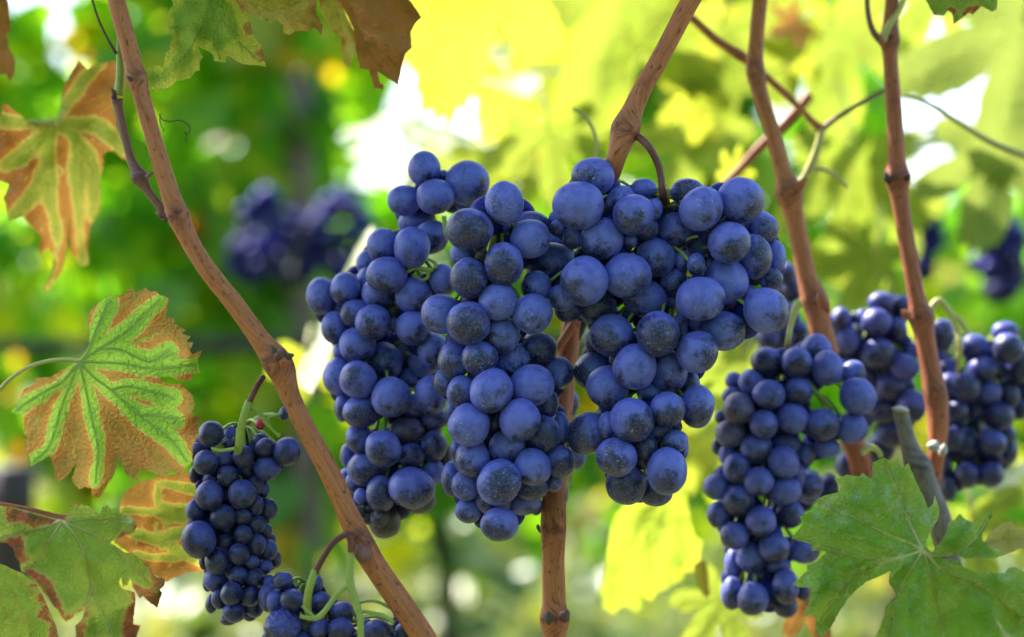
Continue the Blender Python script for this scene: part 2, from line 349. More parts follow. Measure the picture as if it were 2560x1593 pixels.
def traced_leaf(label, zfn, outline, veins, Y, mat, size=None, cen=None, tilt=(0, 0), bow=(0, 0), wave=.004, curl=.0, puck=.0022, seed=1, spacing=7, cat='leaf', group=None,
                petiole=None, pmat=None, veinmat=None, vw=5, jag=1.2, name='vine_leaf', dents=()):
    """a leaf with its outline known from the photograph; Y distance, tilt = metres of depth per photo pixel"""
    ol = [zfn(*p) for p in outline]; vn = [[zfn(*p) for p in v] for v in veins]
    a = np.array(ol); ext = a.max(0)-a.min(0); size = size or float(max(ext)); c = np.array(cen and zfn(*cen) or (vn[0][0] if vn else a.mean(0)))
    rs = random.Random(seed); sd = Vector((rs.uniform(0, 50), rs.uniform(0, 50), 0))
    def depth(v2, de, dm):
        d = (v2-c); y = Y+d[:, 0]*tilt[0]+d[:, 1]*tilt[1]+bow[0]*(d[:, 0]/size)**2+bow[1]*(d[:, 1]/size)**2
        w = np.array([mnoise.noise(Vector((p[0]/size*2.6, p[1]/size*2.6, 0))+sd) for p in v2])
        w2 = np.array([mnoise.noise(Vector((p[0]/size*7, p[1]/size*7, 3))+sd) for p in v2])
        y = y+wave*w+wave*.3*w2
        y = y-puck*np.minimum(dm/.09, 1)+curl*np.exp(-de/.05)
        for (dx, dy, rad, amt) in dents:
            q = np.array(zfn(dx, dy)); y = y+amt*np.exp(-((v2-q)**2).sum(1)/rad**2)
        return y
    root = P(c[0], c[1], Y)
    t = empty(name, root, label, cat, group)
    def to3(v2, de, dm, dv):
        y = depth(v2, de, dm); X = np.empty((len(v2), 3))
        X[:, 0] = (v2[:, 0]-1280)*K*y-root.x; X[:, 1] = y-root.y; X[:, 2] = CZ-(v2[:, 1]-796.5)*K*y-root.z
        return X
    me = leaf_mesh('blade', ol, vn, to3, mat, spacing, size, seed, jag)
    link('blade', me, t)
    if veinmat:
        allsegs = np.stack([a, np.roll(a, -1, 0)], 1)
        for v in vn:
            cc = np.array(catmull(v, 6)); de = seg_dist(cc, allsegs)/size; y = depth(cc, de, np.zeros(len(cc)))
            n = len(cc); path = [(*(P(cc[i][0], cc[i][1], y[i]-.0002)), vw*(1-.75*i/n)/2*K*Y) for i in range(n)]
            link('vein', mesh_from('vein', [tube_data(path, 6)], root, veinmat), t)
    if petiole: tube('petiole', zfn, petiole, Y, pmat or GSTEM, t, sub=6, seg=10)
    return t

def generic_outline(rng, teeth=True):
    pts = []; n = 150
    lobes = [(0, 1.0, .34), (58, .86, .30), (-58, .86, .30), (112, .66, .34), (-112, .66, .34)]
    for i in range(n):
        th = -180+360*i/n
        r = .30
        for (a, l, w) in lobes:
            d = (th-a+180) % 360-180
            r = max(r, l*math.exp(-(abs(d)/math.degrees(w)/1.55)**2.2))
        if abs(th) > 150: r *= .35+.65*(180-abs(th))/30*.6
        if teeth: r *= 1+.075*((i*5/6.0*.5) % 1-.5)*2*.9+rng.uniform(-.015, .015)
        pts.append((r*math.sin(R(th)), r*math.cos(R(th))))
    return pts
GV = [[(0, 0), (0, .45), (0, .95)], [(0, 0), (.36, .22), (.71, .44)], [(0, 0), (-.36, .22), (-.71, .44)], [(0, 0), (.32, -.10), (.58, -.23)], [(0, 0), (-.32, -.10), (-.58, -.23)]]
LEAFM = []
for i in range(6):
    rng = random.Random(30+i); ol = generic_outline(rng); fold, droop, wv = [(.25, .25, .10), (-.15, .35, .12), (.10, -.2, .10), (.4, .1, .14), (-.3, .15, .12), (.05, .5, .16)][i]
    def to3(v2, de, dm, dv, fold=fold, droop=droop, wv=wv, i=i):
        x, y = v2[:, 0], v2[:, 1]; r = np.hypot(x, y)
        z = fold*np.abs(x)*.8-droop*r*r*.6+wv*np.array([mnoise.noise(Vector((p[0]*2.2, p[1]*2.2, i*7))) for p in v2])+.03*np.minimum(dm/.1, 1)
        return np.stack([x, y, z], 1)
    LEAFM.append(leaf_mesh('blade', ol, GV, to3, None, .07, 1.6, 50+i))
def orient(n, up):
    n = Vector(n).normalized(); u = Vector(up); u = (u-n*u.dot(n)).normalized(); x = u.cross(n)
    return Matrix((x, u, n)).transposed().to_4x4()
def place_leaf(label, px, py, Y, size_px, n, up, mat, var, group=None, name='vine_leaf', petiole=True):
    """free-standing leaf: petiole junction at (px,py), length size_px of the photo, blade normal n, tip direction up"""
    root = P(px, py, Y); t = empty(name, root, label, 'leaf', group)
    b = link('blade', LEAFM[var], t); b.matrix_local = orient(n, up) @ Matrix.Scale(size_px*K*Y, 4)
    if not LEAFM[var].materials: LEAFM[var].materials.append(mat)
    b.material_slots[0].link = 'OBJECT'; b.material_slots[0].material = mat
    if petiole:
        u = Vector(up).normalized(); L = size_px*K*Y*.55
        pa = [Vector((0, 0, 0)), -u*L*.5+Vector(n).normalized()*L*.12, -u*L+Vector((0, .01, .25*L))]
        me = mesh_from('petiole', [tube_data(catmull([(*p, .0011) for p in pa], 5), 7)], Vector((0, 0, 0)), YSTEM)
        link('petiole', me, t)
    return t

# ------------------------------------------------------------------ ground, grass
def ground_mat():
    t = NT('vineyard_soil'); tc = t.n('TexCoord').outputs['Object']
    n = t.noise(tc, .9, 4, .6); f = t.noise(tc, 14, 5, .7)
    c = t.mix(t.ss(n, .4, .6), (.13, .105, .06), (.07, .11, .03)); c = t.mix(t.math('MULTIPLY', t.ss(f, .45, .7), .5), c, (.05, .06, .02))
    return t.done(t.princ(Base_Color=c, Roughness=.9, Normal=t.bump(f, .8, .05)))
bm = bmesh.new(); bmesh.ops.create_grid(bm, x_segments=120, y_segments=120, size=90)
for v in bm.verts: v.co.z = .03*mnoise.noise(v.co*.35)-.02
me = bpy.data.meshes.new('ground'); bm.to_mesh(me); bm.free(); smooth(me)
g = link('ground', me, None, (0, 40, 0), ground_mat()); g['kind'] = 'structure'

def cards(name, items, mat, org=Vector((0, 0, 0)), nseg=0):
    """items: (pos, normal, up, length, width, tone): small bent lobed leaves as real faces in one mesh"""
    base = [(0, 0, 0), (.42, .12, .10), (.5, .5, .14), (.24, .62, .06), (0, 1, -.10), (-.24, .62, .06), (-.5, .5, .14), (-.42, .12, .10), (0, .45, 0)]
    fc = [(0, 1, 2, 8), (8, 2, 3, 4), (8, 4, 5, 6), (0, 8, 6, 7)]
    V, F, T = [], [], []
    for (p, n, u, l, w, tn) in items:
        n = n.normalized(); u = (u-n*u.dot(n))
        if u.length < 1e-3: continue
        u.normalize(); x = u.cross(n); b = len(V)
        for q in base:
            c = p-org+x*q[0]*w+u*q[1]*l+n*q[2]*l; V.append((c.x, c.y, c.z)); T.append(tn)
        F += [tuple(b+i for i in f) for f in fc]
    me = bpy.data.meshes.new(name); me.from_pydata(V, [], F); at = me.attributes.new('tone', 'FLOAT', 'POINT'); at.data.foreach_set('value', T)
    me.materials.append(mat); smooth(me); return me
rg = random.Random(5); V, F, T = [], [], []
for i in range(9000):
    y = 2.2+rg.random()**1.5*9; x = rg.uniform(-.5, .5)*(y*.9+1.2); h = rg.uniform(.05, .17); a = rg.uniform(0, 6.28); w = rg.uniform(.004, .010)
    dx, dy = math.cos(a), math.sin(a); ln = rg.uniform(.1, .7)*h; b = len(V); tn = min(1, max(0, rg.gauss(.5, .25)))
    z0 = -.03
    V += [(x-dy*w, y+dx*w, z0), (x+dy*w, y-dx*w, z0), (x+dx*ln*.4+dy*w*.7, y+dy*ln*.4-dx*w*.7, h*.6), (x+dx*ln*.4-dy*w*.7, y+dy*ln*.4+dx*w*.7, h*.6), (x+dx*ln, y+dy*ln, h)]
    F += [(b, b+1, b+2, b+3), (b+3, b+2, b+4)]; T += [tn]*5
me = bpy.data.meshes.new('grass'); me.from_pydata(V, [], F); at = me.attributes.new('tone', 'FLOAT', 'POINT'); at.data.foreach_set('value', T)
go = link('grass', me, None, mat=GRASSM); go['kind'] = 'stuff'; go['label'] = 'sunlit pale grass growing between the blurred vine rows'

# ------------------------------------------------------------------ vine rows behind
def back_vine(x, Y, half, z0, z1, n, label, seed, thick=.10, lsz=(.06, .11), trunk=True, tone=(.56, .24), hole=None):
    rg = random.Random(seed); t = empty('grape_vine', (x, Y, 0), label, 'vine', 'vines in the rows behind')
    o = t.location.copy()
    if trunk:
        pa = [(x+rg.uniform(-.02, .02), Y, -.05, .022), (x+.02, Y+.01, .2, .018), (x-.015, Y, .42, .017), (x+.01, Y, z0+.08, .015), (x+.12, Y, z0+.14, .014), (x+half, Y, z0+.15, .010)]
        pb = [(x+.01, Y, z0+.06, .02), (x-.12, Y, z0+.14, .014), (x-half, Y, z0+.13, .010)]
        link('trunk', mesh_from('trunk', [tube_data(catmull(pa, 6), 10, .15, seed=seed)], o, DARKT), t)
        link('cordon', mesh_from('cordon', [tube_data(catmull(pb, 6), 9, .15, seed=seed)], o, DARKT), t)
    its = []
    for i in range(n):
        p = Vector((x+rg.uniform(-half, half), Y+rg.gauss(0, thick*.5), rg.uniform(z0, z1)))
        if hole and hole(p, rg): continue
        nn = Vector((rg.gauss(0, .7), rg.gauss(-.2, .7), rg.gauss(.7, .5))); u = Vector((rg.gauss(0, .6), rg.gauss(-.2, .4), rg.gauss(-.7, .4)))
        l = rg.uniform(*lsz); its.append((p, nn, u, l, l*1.05, min(1, max(0, rg.gauss(*tone)))))
    f = link('foliage', cards('foliage', its, ROWM, o), t); f['kind'] = 'stuff'
    return t
def ipx(p): return 1280+p.x/(K*p.y), 796.5-(p.z-CZ)/(K*p.y)
def hole_main(p, rg):
    x, y = ipx(p)
    if 950 < x < 1360 and y < 430 and rg.random() < .85: return True
    if 2180 < x < 2520 and y < 560 and rg.random() < .85: return True
    if y > 800 and rg.random() < .25: return True
    return False
back_vine(-.78, 2.5, .52, .30, 1.5, 1250, 'blurred green vine at the left edge of the row behind', 11, hole=hole_main, tone=(.58, .22))
back_vine(-.12, 2.7, .52, .30, 1.5, 1250, 'blurred vine behind the left bunch, beside the grey post', 12, hole=hole_main)
back_vine(.62, 2.8, .50, .30, 1.5, 900, 'blurred vine behind the bright canes on the right', 13, hole=hole_main)
back_vine(1.5, 2.7, .55, .30, 1.5, 900, 'blurred vine beyond the right edge of the photo', 14, hole=hole_main)
back_vine(-1.75, 2.5, .52, .50, 1.35, 700, 'blurred vine beyond the left edge of the photo', 15)
for k, x in enumerate((-2.4, -1.2, 0, 1.2, 2.4)):
    back_vine(x, 5.2, .65, .30, 1.5 if x < -.5 else .98, 700, 'second row vine, far blurred, '+('beyond the left edge', 'behind the mottled leaf', 'behind the middle bunch', 'behind the right canes', 'beyond the right edge')[k], 20+k, lsz=(.08, .14), tone=(.5, .2))
for k, x in enumerate((-4.8, -2.4, 0, 2.4, 4.8)):
    back_vine(x, 9.5, 1.3, .30, 1.05, 520, 'farthest row vine, very blurred, '+('beyond the left edge', 'behind the left side', 'behind the middle bunch', 'behind the right canes', 'beyond the right edge')[k], 30+k, lsz=(.12, .2), tone=(.55, .25), trunk=False, thick=.4)
rg = random.Random(99); its = []
for i in range(2600):
    y = rg.uniform(1.9, 4.6); x = rg.uniform(-.45, .45)*(y*.8+.6); k = mnoise.noise(Vector((x*1.7, y*1.3, 2)))
    if k < -.12: continue
    h = max(.02, (.16+.35*k)*rg.uniform(.2, 1.25))
    its.append((Vector((x, y, h)), Vector((rg.gauss(0, .6), rg.gauss(-.2, .6), 1)), Vector((rg.gauss(0, 1), rg.gauss(0, 1), -.2)), rg.uniform(.03, .08), rg.uniform(.03, .07), min(1, max(0, rg.gauss(.5, .25)))))
ug = link('undergrowth', cards('undergrowth', its, WEEDM), None); ug['kind'] = 'stuff'; ug['label'] = 'low weeds and broad green leaves blurred on the vineyard floor'
its = []
for i in range(5200):
    p = Vector((rg.uniform(-3.2, 3.2), -1.25+rg.gauss(0, .14), rg.uniform(.12, 2.35)))
    its.append((p, Vector((rg.gauss(0, .6), rg.gauss(.6, .5), rg.gauss(.6, .5))), Vector((rg.gauss(0, .5), .2, -1)), rg.uniform(.08, .14), rg.uniform(.08, .14), min(1, max(0, rg.gauss(.2, .15)))))
ar = link('vine_row_blocker', cards('vine_row_blocker', its, ROWM), None); ar['kind'] = 'stuff'; ar['label'] = 'unseen leafy vine row behind the camera, added to block low front light'  # added out of view to cut low sky light from the front
# grey post in the row behind, dark old trunk at the left edge
def post(label, px, Y, w, z1, mat, lean=0, name='vineyard_post'):
    x = (px-1280)*K*Y
    pa = [(x, Y, -.1, w/2), (x+lean*.3, Y, z1*.4, w/2), (x+lean*.7, Y, z1*.75, w/2), (x+lean, Y, z1, w/2*.95)]
    o = Vector((x, Y, 0)); ob = link(name, mesh_from(name, [tube_data(catmull(pa, 4), 12, .05)], o, mat), None, o); ob['label'] = label; ob['category'] = 'post' if 'post' in name else 'vine'; return ob
post('grey wooden post standing in the blurred row behind the left bunch', 778, 2.45, .042, 1.0, POSTM, -.02)
post('dark old vine trunk blurred at the lower left edge', -24, 1.5, .04, .52, DARKT, .02, 'old_vine')
xw = 1.6
o = Vector((0, 2.3, 0)); wv = link('drip_pipe', mesh_from('drip_pipe', [tube_data(catmull([(-3, 2.3, .625, .011), (-1, 2.3, .612, .011), (0, 2.3, .615, .011), (3, 2.3, .62, .011)], 10), 10)], o, DARKT), None, o)
wv['label'] = 'dark drip irrigation pipe running level through the blurred row behind'; wv['category'] = 'pipe'

# ------------------------------------------------------------------ grapes
def grape_mesh(seed, wr=0.0, amp=.035, seg=(30, 20), oval=.05):
    bm = bmesh.new(); bmesh.ops.create_uvsphere(bm, u_segments=seg[0], v_segments=seg[1], radius=1)
    s = Vector((seed*3.7, seed*1.3, 0))
    for v in bm.verts:
        d = v.co.normalized(); r = 1+amp*mnoise.noise(d*1.1+s)+amp*.3*mnoise.noise(d*2.6+s)
        if wr:
            q = d*2.4+s; q = q+Vector((mnoise.noise(q), mnoise.noise(q+Vector((9, 0, 0))), mnoise.noise(q+Vector((0, 9, 0)))))*.7
            r += wr*(abs(mnoise.noise(q))-.25)*1.3+wr*.4*abs(mnoise.noise(q*2.7))
        v.co = d*r; v.co.z *= 1+oval*(1 if seed % 3 else -.6)
    me = bpy.data.meshes.new('grape'); bm.to_mesh(me); bm.free(); smooth(me); return me
GMESH = {None: [grape_mesh(i, 0, .055) for i in range(9)], 'w': [grape_mesh(20, .16, .05, (64, 44)), grape_mesh(21, .12, .05, (64, 44)), grape_mesh(22, .20, .06, (64, 44))],
         'd': [grape_mesh(30, .35, .15, (48, 32)), grape_mesh(31, .3, .15, (48, 32))]}
for k, l in GMESH.items():
    for m in l: m.materials.append(GM)
MATS = {'f': GD, 'p': GP, 'b': GB, 'r': GR, 'd': GB}  # filler berries get the dark skin to paint shade into the gaps
PLACED = []     # (x, y, r, Y) in px and metres
def solve(lst, base, tight=.92):
    """depth of every berry: each lies just behind the ones that hide it"""
    out = []
    for g in sorted(lst, key=lambda q: q[4]):
        x, y, rx, ry, lay = g[:5]; r = (rx+ry)/2; Yc = base+lay*.0045
        for (x2, y2, r2, Y2) in PLACED:
            dxy = math.hypot(x-x2, y-y2)*K*Yc; s = (r*K*Yc+r2*K*Y2)*tight
            if dxy < s and abs(Y2-Yc) < s:
                need = Y2+math.sqrt(s*s-dxy*dxy)
                if need > Yc and need-base < .09: Yc = need
        PLACED.append((x, y, r, Yc)); out.append((g, Yc))
    return out
def bunch(label, zlists, base, stem_pts=None, bloom=.5, glint=0., seed=1, group='bunches of blue grapes', fill=True, stemmat=GSTEM, name='grape_bunch', skin=None):
    rg = random.Random(seed); lst = []
    for zf, sc, l in zlists:
        for q in l:
            x, y = zf(q[0], q[1]); lst.append((x, y, q[2]/sc*1.06, q[3]/sc*1.06, q[4], q[5] if len(q) > 5 else None))
    res = solve(lst, base)
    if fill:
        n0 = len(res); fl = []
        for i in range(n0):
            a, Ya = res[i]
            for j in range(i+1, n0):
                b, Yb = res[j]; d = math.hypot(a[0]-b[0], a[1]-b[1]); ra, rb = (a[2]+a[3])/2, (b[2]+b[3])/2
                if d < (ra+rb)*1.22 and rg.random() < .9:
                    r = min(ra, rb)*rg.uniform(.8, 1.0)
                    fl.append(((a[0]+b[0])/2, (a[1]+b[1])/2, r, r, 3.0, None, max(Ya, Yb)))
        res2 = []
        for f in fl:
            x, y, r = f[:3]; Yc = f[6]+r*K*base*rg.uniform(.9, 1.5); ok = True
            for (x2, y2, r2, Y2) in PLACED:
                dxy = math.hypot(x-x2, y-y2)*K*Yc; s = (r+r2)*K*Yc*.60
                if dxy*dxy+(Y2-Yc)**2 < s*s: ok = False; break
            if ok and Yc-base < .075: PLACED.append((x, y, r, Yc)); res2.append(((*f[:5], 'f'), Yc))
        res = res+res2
    cx = sum(g[0] for g, _ in res)/len(res); top = min(g[1] for g, _ in res); bot = max(g[1] for g, _ in res); ym = sum(Yc for _, Yc in res)/len(res)
    root = P(*(stem_pts[0][:2] if stem_pts else (cx, top)), base)
    t = empty(name, root, label, 'grapes', group)
    for i, (g, Yc) in enumerate(res):
        x, y, rx, ry, lay, ty = g; c = P(x, y, Yc)
        ml = GMESH.get(ty) or GMESH[None]
        o = link('grape', ml[rg.randrange(len(ml))], t, c-root)
        s = K*Yc; rd = (rx+ry)/2*s
        o.scale = (rx*s, rd, ry*s); o.rotation_euler = (0, R(rg.uniform(-5, 5)), 0)
        if abs(rx-ry)/max(rx, ry) < .07:
            o.rotation_euler = (rg.uniform(-.4, .4), rg.uniform(0, 6.28), rg.uniform(-.4, .4))
        tip = Vector(((x-cx)*.005+rg.gauss(0, .40), -.75+rg.gauss(0, .3), -1+rg.gauss(0, .4))).normalized()
        tl = o.rotation_euler.to_matrix().transposed() @ tip
        o['tip'] = [float(q) for q in tl.normalized()]
        o['bloom'] = float(min(1, max(0, bloom+.10-.20*(y-top)/(bot-top+1)+rg.gauss(0, .2)))); o['glint'] = float(glint*rg.random() if glint < .99 else 1.0)
        if skin and ty not in MATS:
            o.material_slots[0].link = 'OBJECT'; o.material_slots[0].material = skin
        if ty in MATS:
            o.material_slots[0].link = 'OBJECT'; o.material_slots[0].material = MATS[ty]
        lab = {'w': 'wrinkled grape', 'p': 'purple grape', 'd': 'shrivelled dark grape', 'b': 'brownish grape', 'r': 'small red unripe grape'}.get(ty)
        if lab: o['label'] = lab
    # stalks: a central stem and a pedicel to every berry
    parts = []; ys = [g[1] for g, _ in res]; lo = max(ys)
    ax = []
    for k in range(7):
        yy = top+(lo-top)*(.06+.86*k/6); near = [g[0] for g, _ in res if abs(g[1]-yy) < 90] or [cx]
        ax.append(Vector((*P(sum(near)/len(near), yy, ym+.006),)))
    parts.append(tube_data(catmull([(*p, .0022*(1-.1*i)) for i, p in enumerate(ax)], 5), 7))
    for g, Yc in res:
        c = P(g[0], g[1], Yc); q = min(ax, key=lambda a: (a-(c+Vector((0, 0, .012)))).length); d = (q-c)
        if d.length < .004: continue
        if d.length > .022: q = c+d.normalized()*.02
        st = c+d.normalized()*(g[2]+g[3])/2*K*Yc*.9
        parts.append(tube_data(catmull([(*st, .0008), (*(st*.5+q*.5+Vector((0, 0, .002))), .0006), (*q, .0007)], 3), 5))
    link('stem', mesh_from('stem', parts, root, stemmat), t)
    return t, root

# main bunches ----------------------------------------------------
B1 = [(1215, 655, 158, 145, 0), (1460, 470, 128, 148, 0), (1640, 720, 132, 136, .5), (1650, 640, 135, 110, 2), (1165, 830, 82, 90, 2), (1440, 640, 50, 45, 3), (1300, 830, 40, 52, 1, 'd'),
      (1455, 900, 132, 145, 0), (1210, 995, 125, 140, 0), (1018, 1245, 138, 128, .5), (1205, 1310, 145, 138, 0), (1415, 1158, 130, 122, .3), (1655, 1245, 135, 130, .5), (1440, 1392, 125, 118, .3), (1220, 1160, 75, 60, 3)]
B2 = [(1110, 170, 112, 132, .6), (1285, 155, 115, 118, .2), (1505, 180, 112, 120, .3, 'w'), (1690, 95, 130, 115, .35), (1045, 325, 80, 98, 1.5), (1165, 400, 105, 115, 1), (1370, 385, 142, 147, 0),
      (1650, 345, 140, 142, .2), (1840, 260, 98, 115, 1.5), (1090, 520, 40, 60, 3), (1210, 625, 140, 138, .2), (1390, 600, 60, 75, 2.5), (1565, 590, 145, 142, 0), (1760, 470, 75, 95, 2),
      (1725, 690, 125, 128, .7), (1850, 655, 65, 115, 2), (1480, 780, 125, 115, .5), (1125, 795, 45, 70, 3), (1235, 860, 125, 122, .7), (1655, 920, 122, 132, .2), (1840, 880, 105, 118, 1.2),
      (1890, 740, 30, 60, 3), (1420, 1025, 145, 150, 0), (1085, 1000, 65, 110, 2), (1195, 1045, 105, 98, 1), (1380, 1160, 118, 95, 1), (1650, 1065, 110, 80, 1.2), (1800, 1030, 60, 60, 2.5),
      (1210, 1220, 92, 90, 1.2), (1600, 1160, 110, 90, 1.5), (1680, 1190, 45, 60, 2.5), (1425, 1320, 128, 112, .3)]
C3 = [(567, 228, 148, 122, .7), (463, 430, 175, 155, .2), (920, 315, 88, 73, 1.5), (765, 400, 105, 105, 1.3), (850, 495, 140, 138, .2), (1000, 455, 52, 68, 1.5), (1230, 335, 115, 92, 2.5), (1325, 455, 142, 148, .3),
      (1600, 395, 153, 160, .6), (1150, 455, 60, 50, 3), (1150, 610, 125, 130, .6), (945, 590, 75, 75, 1.8), (630, 665, 142, 148, .2), (430, 655, 78, 78, 1), (330, 590, 65, 60, 2), (300, 525, 42, 48, 3),
      (285, 690, 80, 65, 1.5), (820, 680, 55, 55, 2), (1520, 690, 142, 135, .2), (1310, 700, 90, 100, 2), (1730, 600, 130, 120, 1.5), (1700, 790, 115, 142, 1), (1840, 790, 75, 110, 2),
      (1005, 795, 132, 135, .4), (1195, 815, 55, 68, 1), (1290, 845, 62, 75, 1), (280, 845, 178, 152, .2), (505, 960, 165, 165, 0), (805, 925, 155, 155, .1), (170, 1000, 105, 110, 1), (355, 1075, 100, 88, .8),
      (390, 1165, 90, 82, 1.5), (595, 1145, 130, 112, .6), (930, 1080, 150, 132, .8), (1135, 965, 92, 97, .6), (1490, 960, 155, 150, .5), (1320, 1085, 150, 158, 0), (1700, 940, 65, 50, 2, 'b'), (1810, 945, 75, 78, 1.2),
      (1650, 1075, 66, 82, .8), (1525, 1130, 62, 66, 1.5, 'b'), (1780, 1170, 150, 150, .5), (1575, 1205, 45, 58, 3), (1120, 1090, 70, 70, 2), (830, 1200, 60, 50, 3), (1305, 1255, 65, 52, 1.5), (1180, 1270, 50, 92, 1.8),
      (1480, 1310, 148, 130, .5), (1020, 1330, 152, 148, 0), (700, 1340, 152, 145, .4)]
C4 = [(1300, 280, 138, 148, .3), (600, 200, 90, 118, 1.5), (860, 385, 147, 148, 0), (570, 415, 135, 120, 1.2), (670, 525, 145, 138, .4), (1100, 420, 125, 135, .4), (720, 340, 40, 50, 2), (960, 565, 82, 72, 1.2),
      (1235, 510, 78, 95, 1), (1100, 550, 60, 32, 2), (1295, 660, 115, 140, .8), (1205, 660, 30, 60, 1), (1090, 682, 118, 115, .2), (665, 660, 60, 38, 2.5), (530, 850, 135, 145, 1), (670, 790, 65, 92, .7),
      (840, 755, 148, 152, 0), (1040, 840, 85, 75, 1.2), (1155, 800, 35, 45, 2), (935, 940, 80, 82, .6), (1145, 905, 85, 75, .8), (730, 1015, 138, 133, .2), (1195, 955, 40, 70, 1.5), (915, 1030, 55, 70, 1.5),
      (1085, 1115, 135, 157, 0), (800, 1205, 140, 132, .6), (1000, 1255, 118, 105, 1.2)]
A1 = [(898, 230, 108, 122, 1), (975, 425, 118, 125, .5), (1200, 330, 150, 145, 1), (1030, 285, 45, 45, 3), (755, 452, 112, 100, 2), (1220, 470, 100, 78, 3), (850, 605, 128, 98, 3), (945, 710, 120, 115, 2), (605, 765, 116, 108, 1),
      (812, 780, 124, 135, 0), (633, 975, 136, 118, 0), (500, 890, 75, 85, 3), (175, 1120, 100, 122, 2), (345, 1070, 100, 115, 1.5), (500, 1040, 85, 110, 2), (585, 1105, 122, 105, 1), (820, 1115, 120, 120, 1),
      (320, 1210, 60, 80, 3), (415, 1245, 95, 100, 1), (270, 1340, 90, 105, 2), (540, 1305, 120, 115, .5), (685, 1320, 40, 50, 2), (685, 1230, 28, 36, 2, 'd'), (1030, 1010, 92, 110, 1), (820, 1345, 120, 118, .5)]
A2 = [(430, 65, 125, 118, .5), (620, 180, 122, 130, .7), (745, 90, 110, 130, 1.2), (305, 110, 45, 65, 3), (300, 285, 108, 120, 2), (435, 305, 125, 118, .5), (895, 180, 108, 100, 1), (960, 105, 105, 120, .7), (790, 300, 80, 80, 2),
      (665, 430, 130, 133, 0), (945, 415, 112, 130, .3), (330, 500, 60, 90, 2), (460, 530, 125, 112, .7), (820, 490, 80, 80, 2.5), (775, 665, 118, 95, 1.5, 'p'), (945, 650, 75, 70, 3, 'p'), (980, 580, 92, 65, 2.5), (440, 715, 90, 98, 1.5),
      (610, 790, 120, 122, 0), (965, 775, 90, 100, 1.5), (805, 840, 95, 85, 1.2), (360, 840, 50, 80, 2.5), (500, 930, 135, 115, .6), (1045, 850, 50, 88, 3.5, 'b'), (955, 950, 80, 85, 2.2), (810, 1065, 138, 148, 0), (860, 1145, 112, 102, 2.5, 'b'),
      (595, 1105, 100, 118, .5), (345, 1040, 65, 110, 2.5), (405, 1030, 60, 70, 2), (460, 1125, 52, 58, 1), (400, 1190, 40, 45, 2), (440, 1230, 35, 35, 1.5, 'd'), (500, 1280, 38, 38, 1.5, 'd'), (585, 1275, 58, 56, 1.4, 'd'), (520, 1215, 40, 40, 2, 'd'), (620, 1300, 110, 110, 2.5, 'b')]
BACKB = [(1915, 470, 62, 95, 3), (1960, 830, 70, 95, 3), (1885, 1110, 22, 60, 3)]
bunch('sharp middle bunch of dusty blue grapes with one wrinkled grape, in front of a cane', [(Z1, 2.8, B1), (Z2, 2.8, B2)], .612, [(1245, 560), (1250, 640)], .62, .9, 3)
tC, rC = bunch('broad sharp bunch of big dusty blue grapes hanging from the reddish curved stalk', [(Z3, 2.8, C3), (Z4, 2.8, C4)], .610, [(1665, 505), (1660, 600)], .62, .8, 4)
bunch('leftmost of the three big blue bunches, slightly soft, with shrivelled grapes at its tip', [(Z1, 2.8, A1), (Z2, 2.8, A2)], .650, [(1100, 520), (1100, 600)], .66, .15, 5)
bunch('few dark grapes half hidden behind the upright cane below the big bunches', [(Z2, 2.8, BACKB)], .668, [(1430, 1000)], .4, .0, 6, fill=False)

D7 = [(1475, 90, 85, 88, .5), (1610, 110, 55, 75, 1.8), (1710, 130, 45, 70, 1.8, 'p'), (1605, 160, 45, 35, 1.5), (1390, 220, 65, 70, 1), (1440, 290, 82, 88, .2), (1575, 270, 55, 58, .6, 'w'), (1705, 250, 72, 78, .2), (1815, 145, 58, 58, 1.2),
      (1855, 185, 62, 65, .6), (1870, 330, 82, 85, .8), (1725, 330, 60, 70, 1.5), (1595, 385, 72, 70, .4), (1480, 410, 60, 50, 1.5), (1360, 375, 35, 55, 2, 'p'), (1465, 520, 100, 98, .2), (1695, 510, 95, 93, .1), (1785, 450, 55, 70, 1),
      (1845, 480, 40, 60, 1.5), (1795, 590, 50, 65, 1), (1880, 620, 60, 78, 1.3), (1365, 630, 60, 80, 1), (1560, 670, 85, 85, .2), (1700, 665, 62, 62, .5), (1800, 720, 60, 60, .8), (1450, 650, 40, 50, 2), (1390, 830, 115, 120, 0),
      (1585, 755, 75, 52, 1), (1705, 795, 62, 65, .6), (1860, 770, 45, 50, 1.2), (1575, 850, 70, 55, .9), (1800, 865, 62, 68, .6), (1880, 905, 60, 75, 1), (1900, 830, 30, 40, 1.8), (1675, 930, 70, 75, .4), (1530, 980, 92, 90, .4),
      (1765, 985, 50, 50, 1), (1930, 970, 40, 60, 1.5, 'p'), (1855, 1020, 50, 50, 1.2), (1425, 985, 30, 50, 2), (1510, 1110, 82, 80, .6), (1665, 1080, 65, 65, .6), (1790, 1100, 65, 70, .6), (1450, 1140, 30, 50, 2), (1620, 1205, 80, 75, .5),
      (1755, 1230, 60, 65, .8), (1880, 1140, 50, 60, 1.5), (1530, 1245, 50, 65, 1.2), (1480, 1280, 40, 60, 1.8), (1640, 1335, 80, 70, .6), (1780, 1310, 60, 60, 1.5), (1750, 1360, 45, 40, 2), (1600, 1390, 55, 40, 2),
      (2010, 215, 90, 100, .6)]
tD, rD = bunch('small narrow bunch of dark navy grapes beside the mottled leaf, left of the long cane', [(Z7, 2.8, D7), (Z8, 2.55, [(640, 153, 32, 35, .8, 'r'), (790, 88, 30, 42, 1.5)])], .618, [(596, 1112), (596, 1130)], .30, .0, 7, skin=GN)
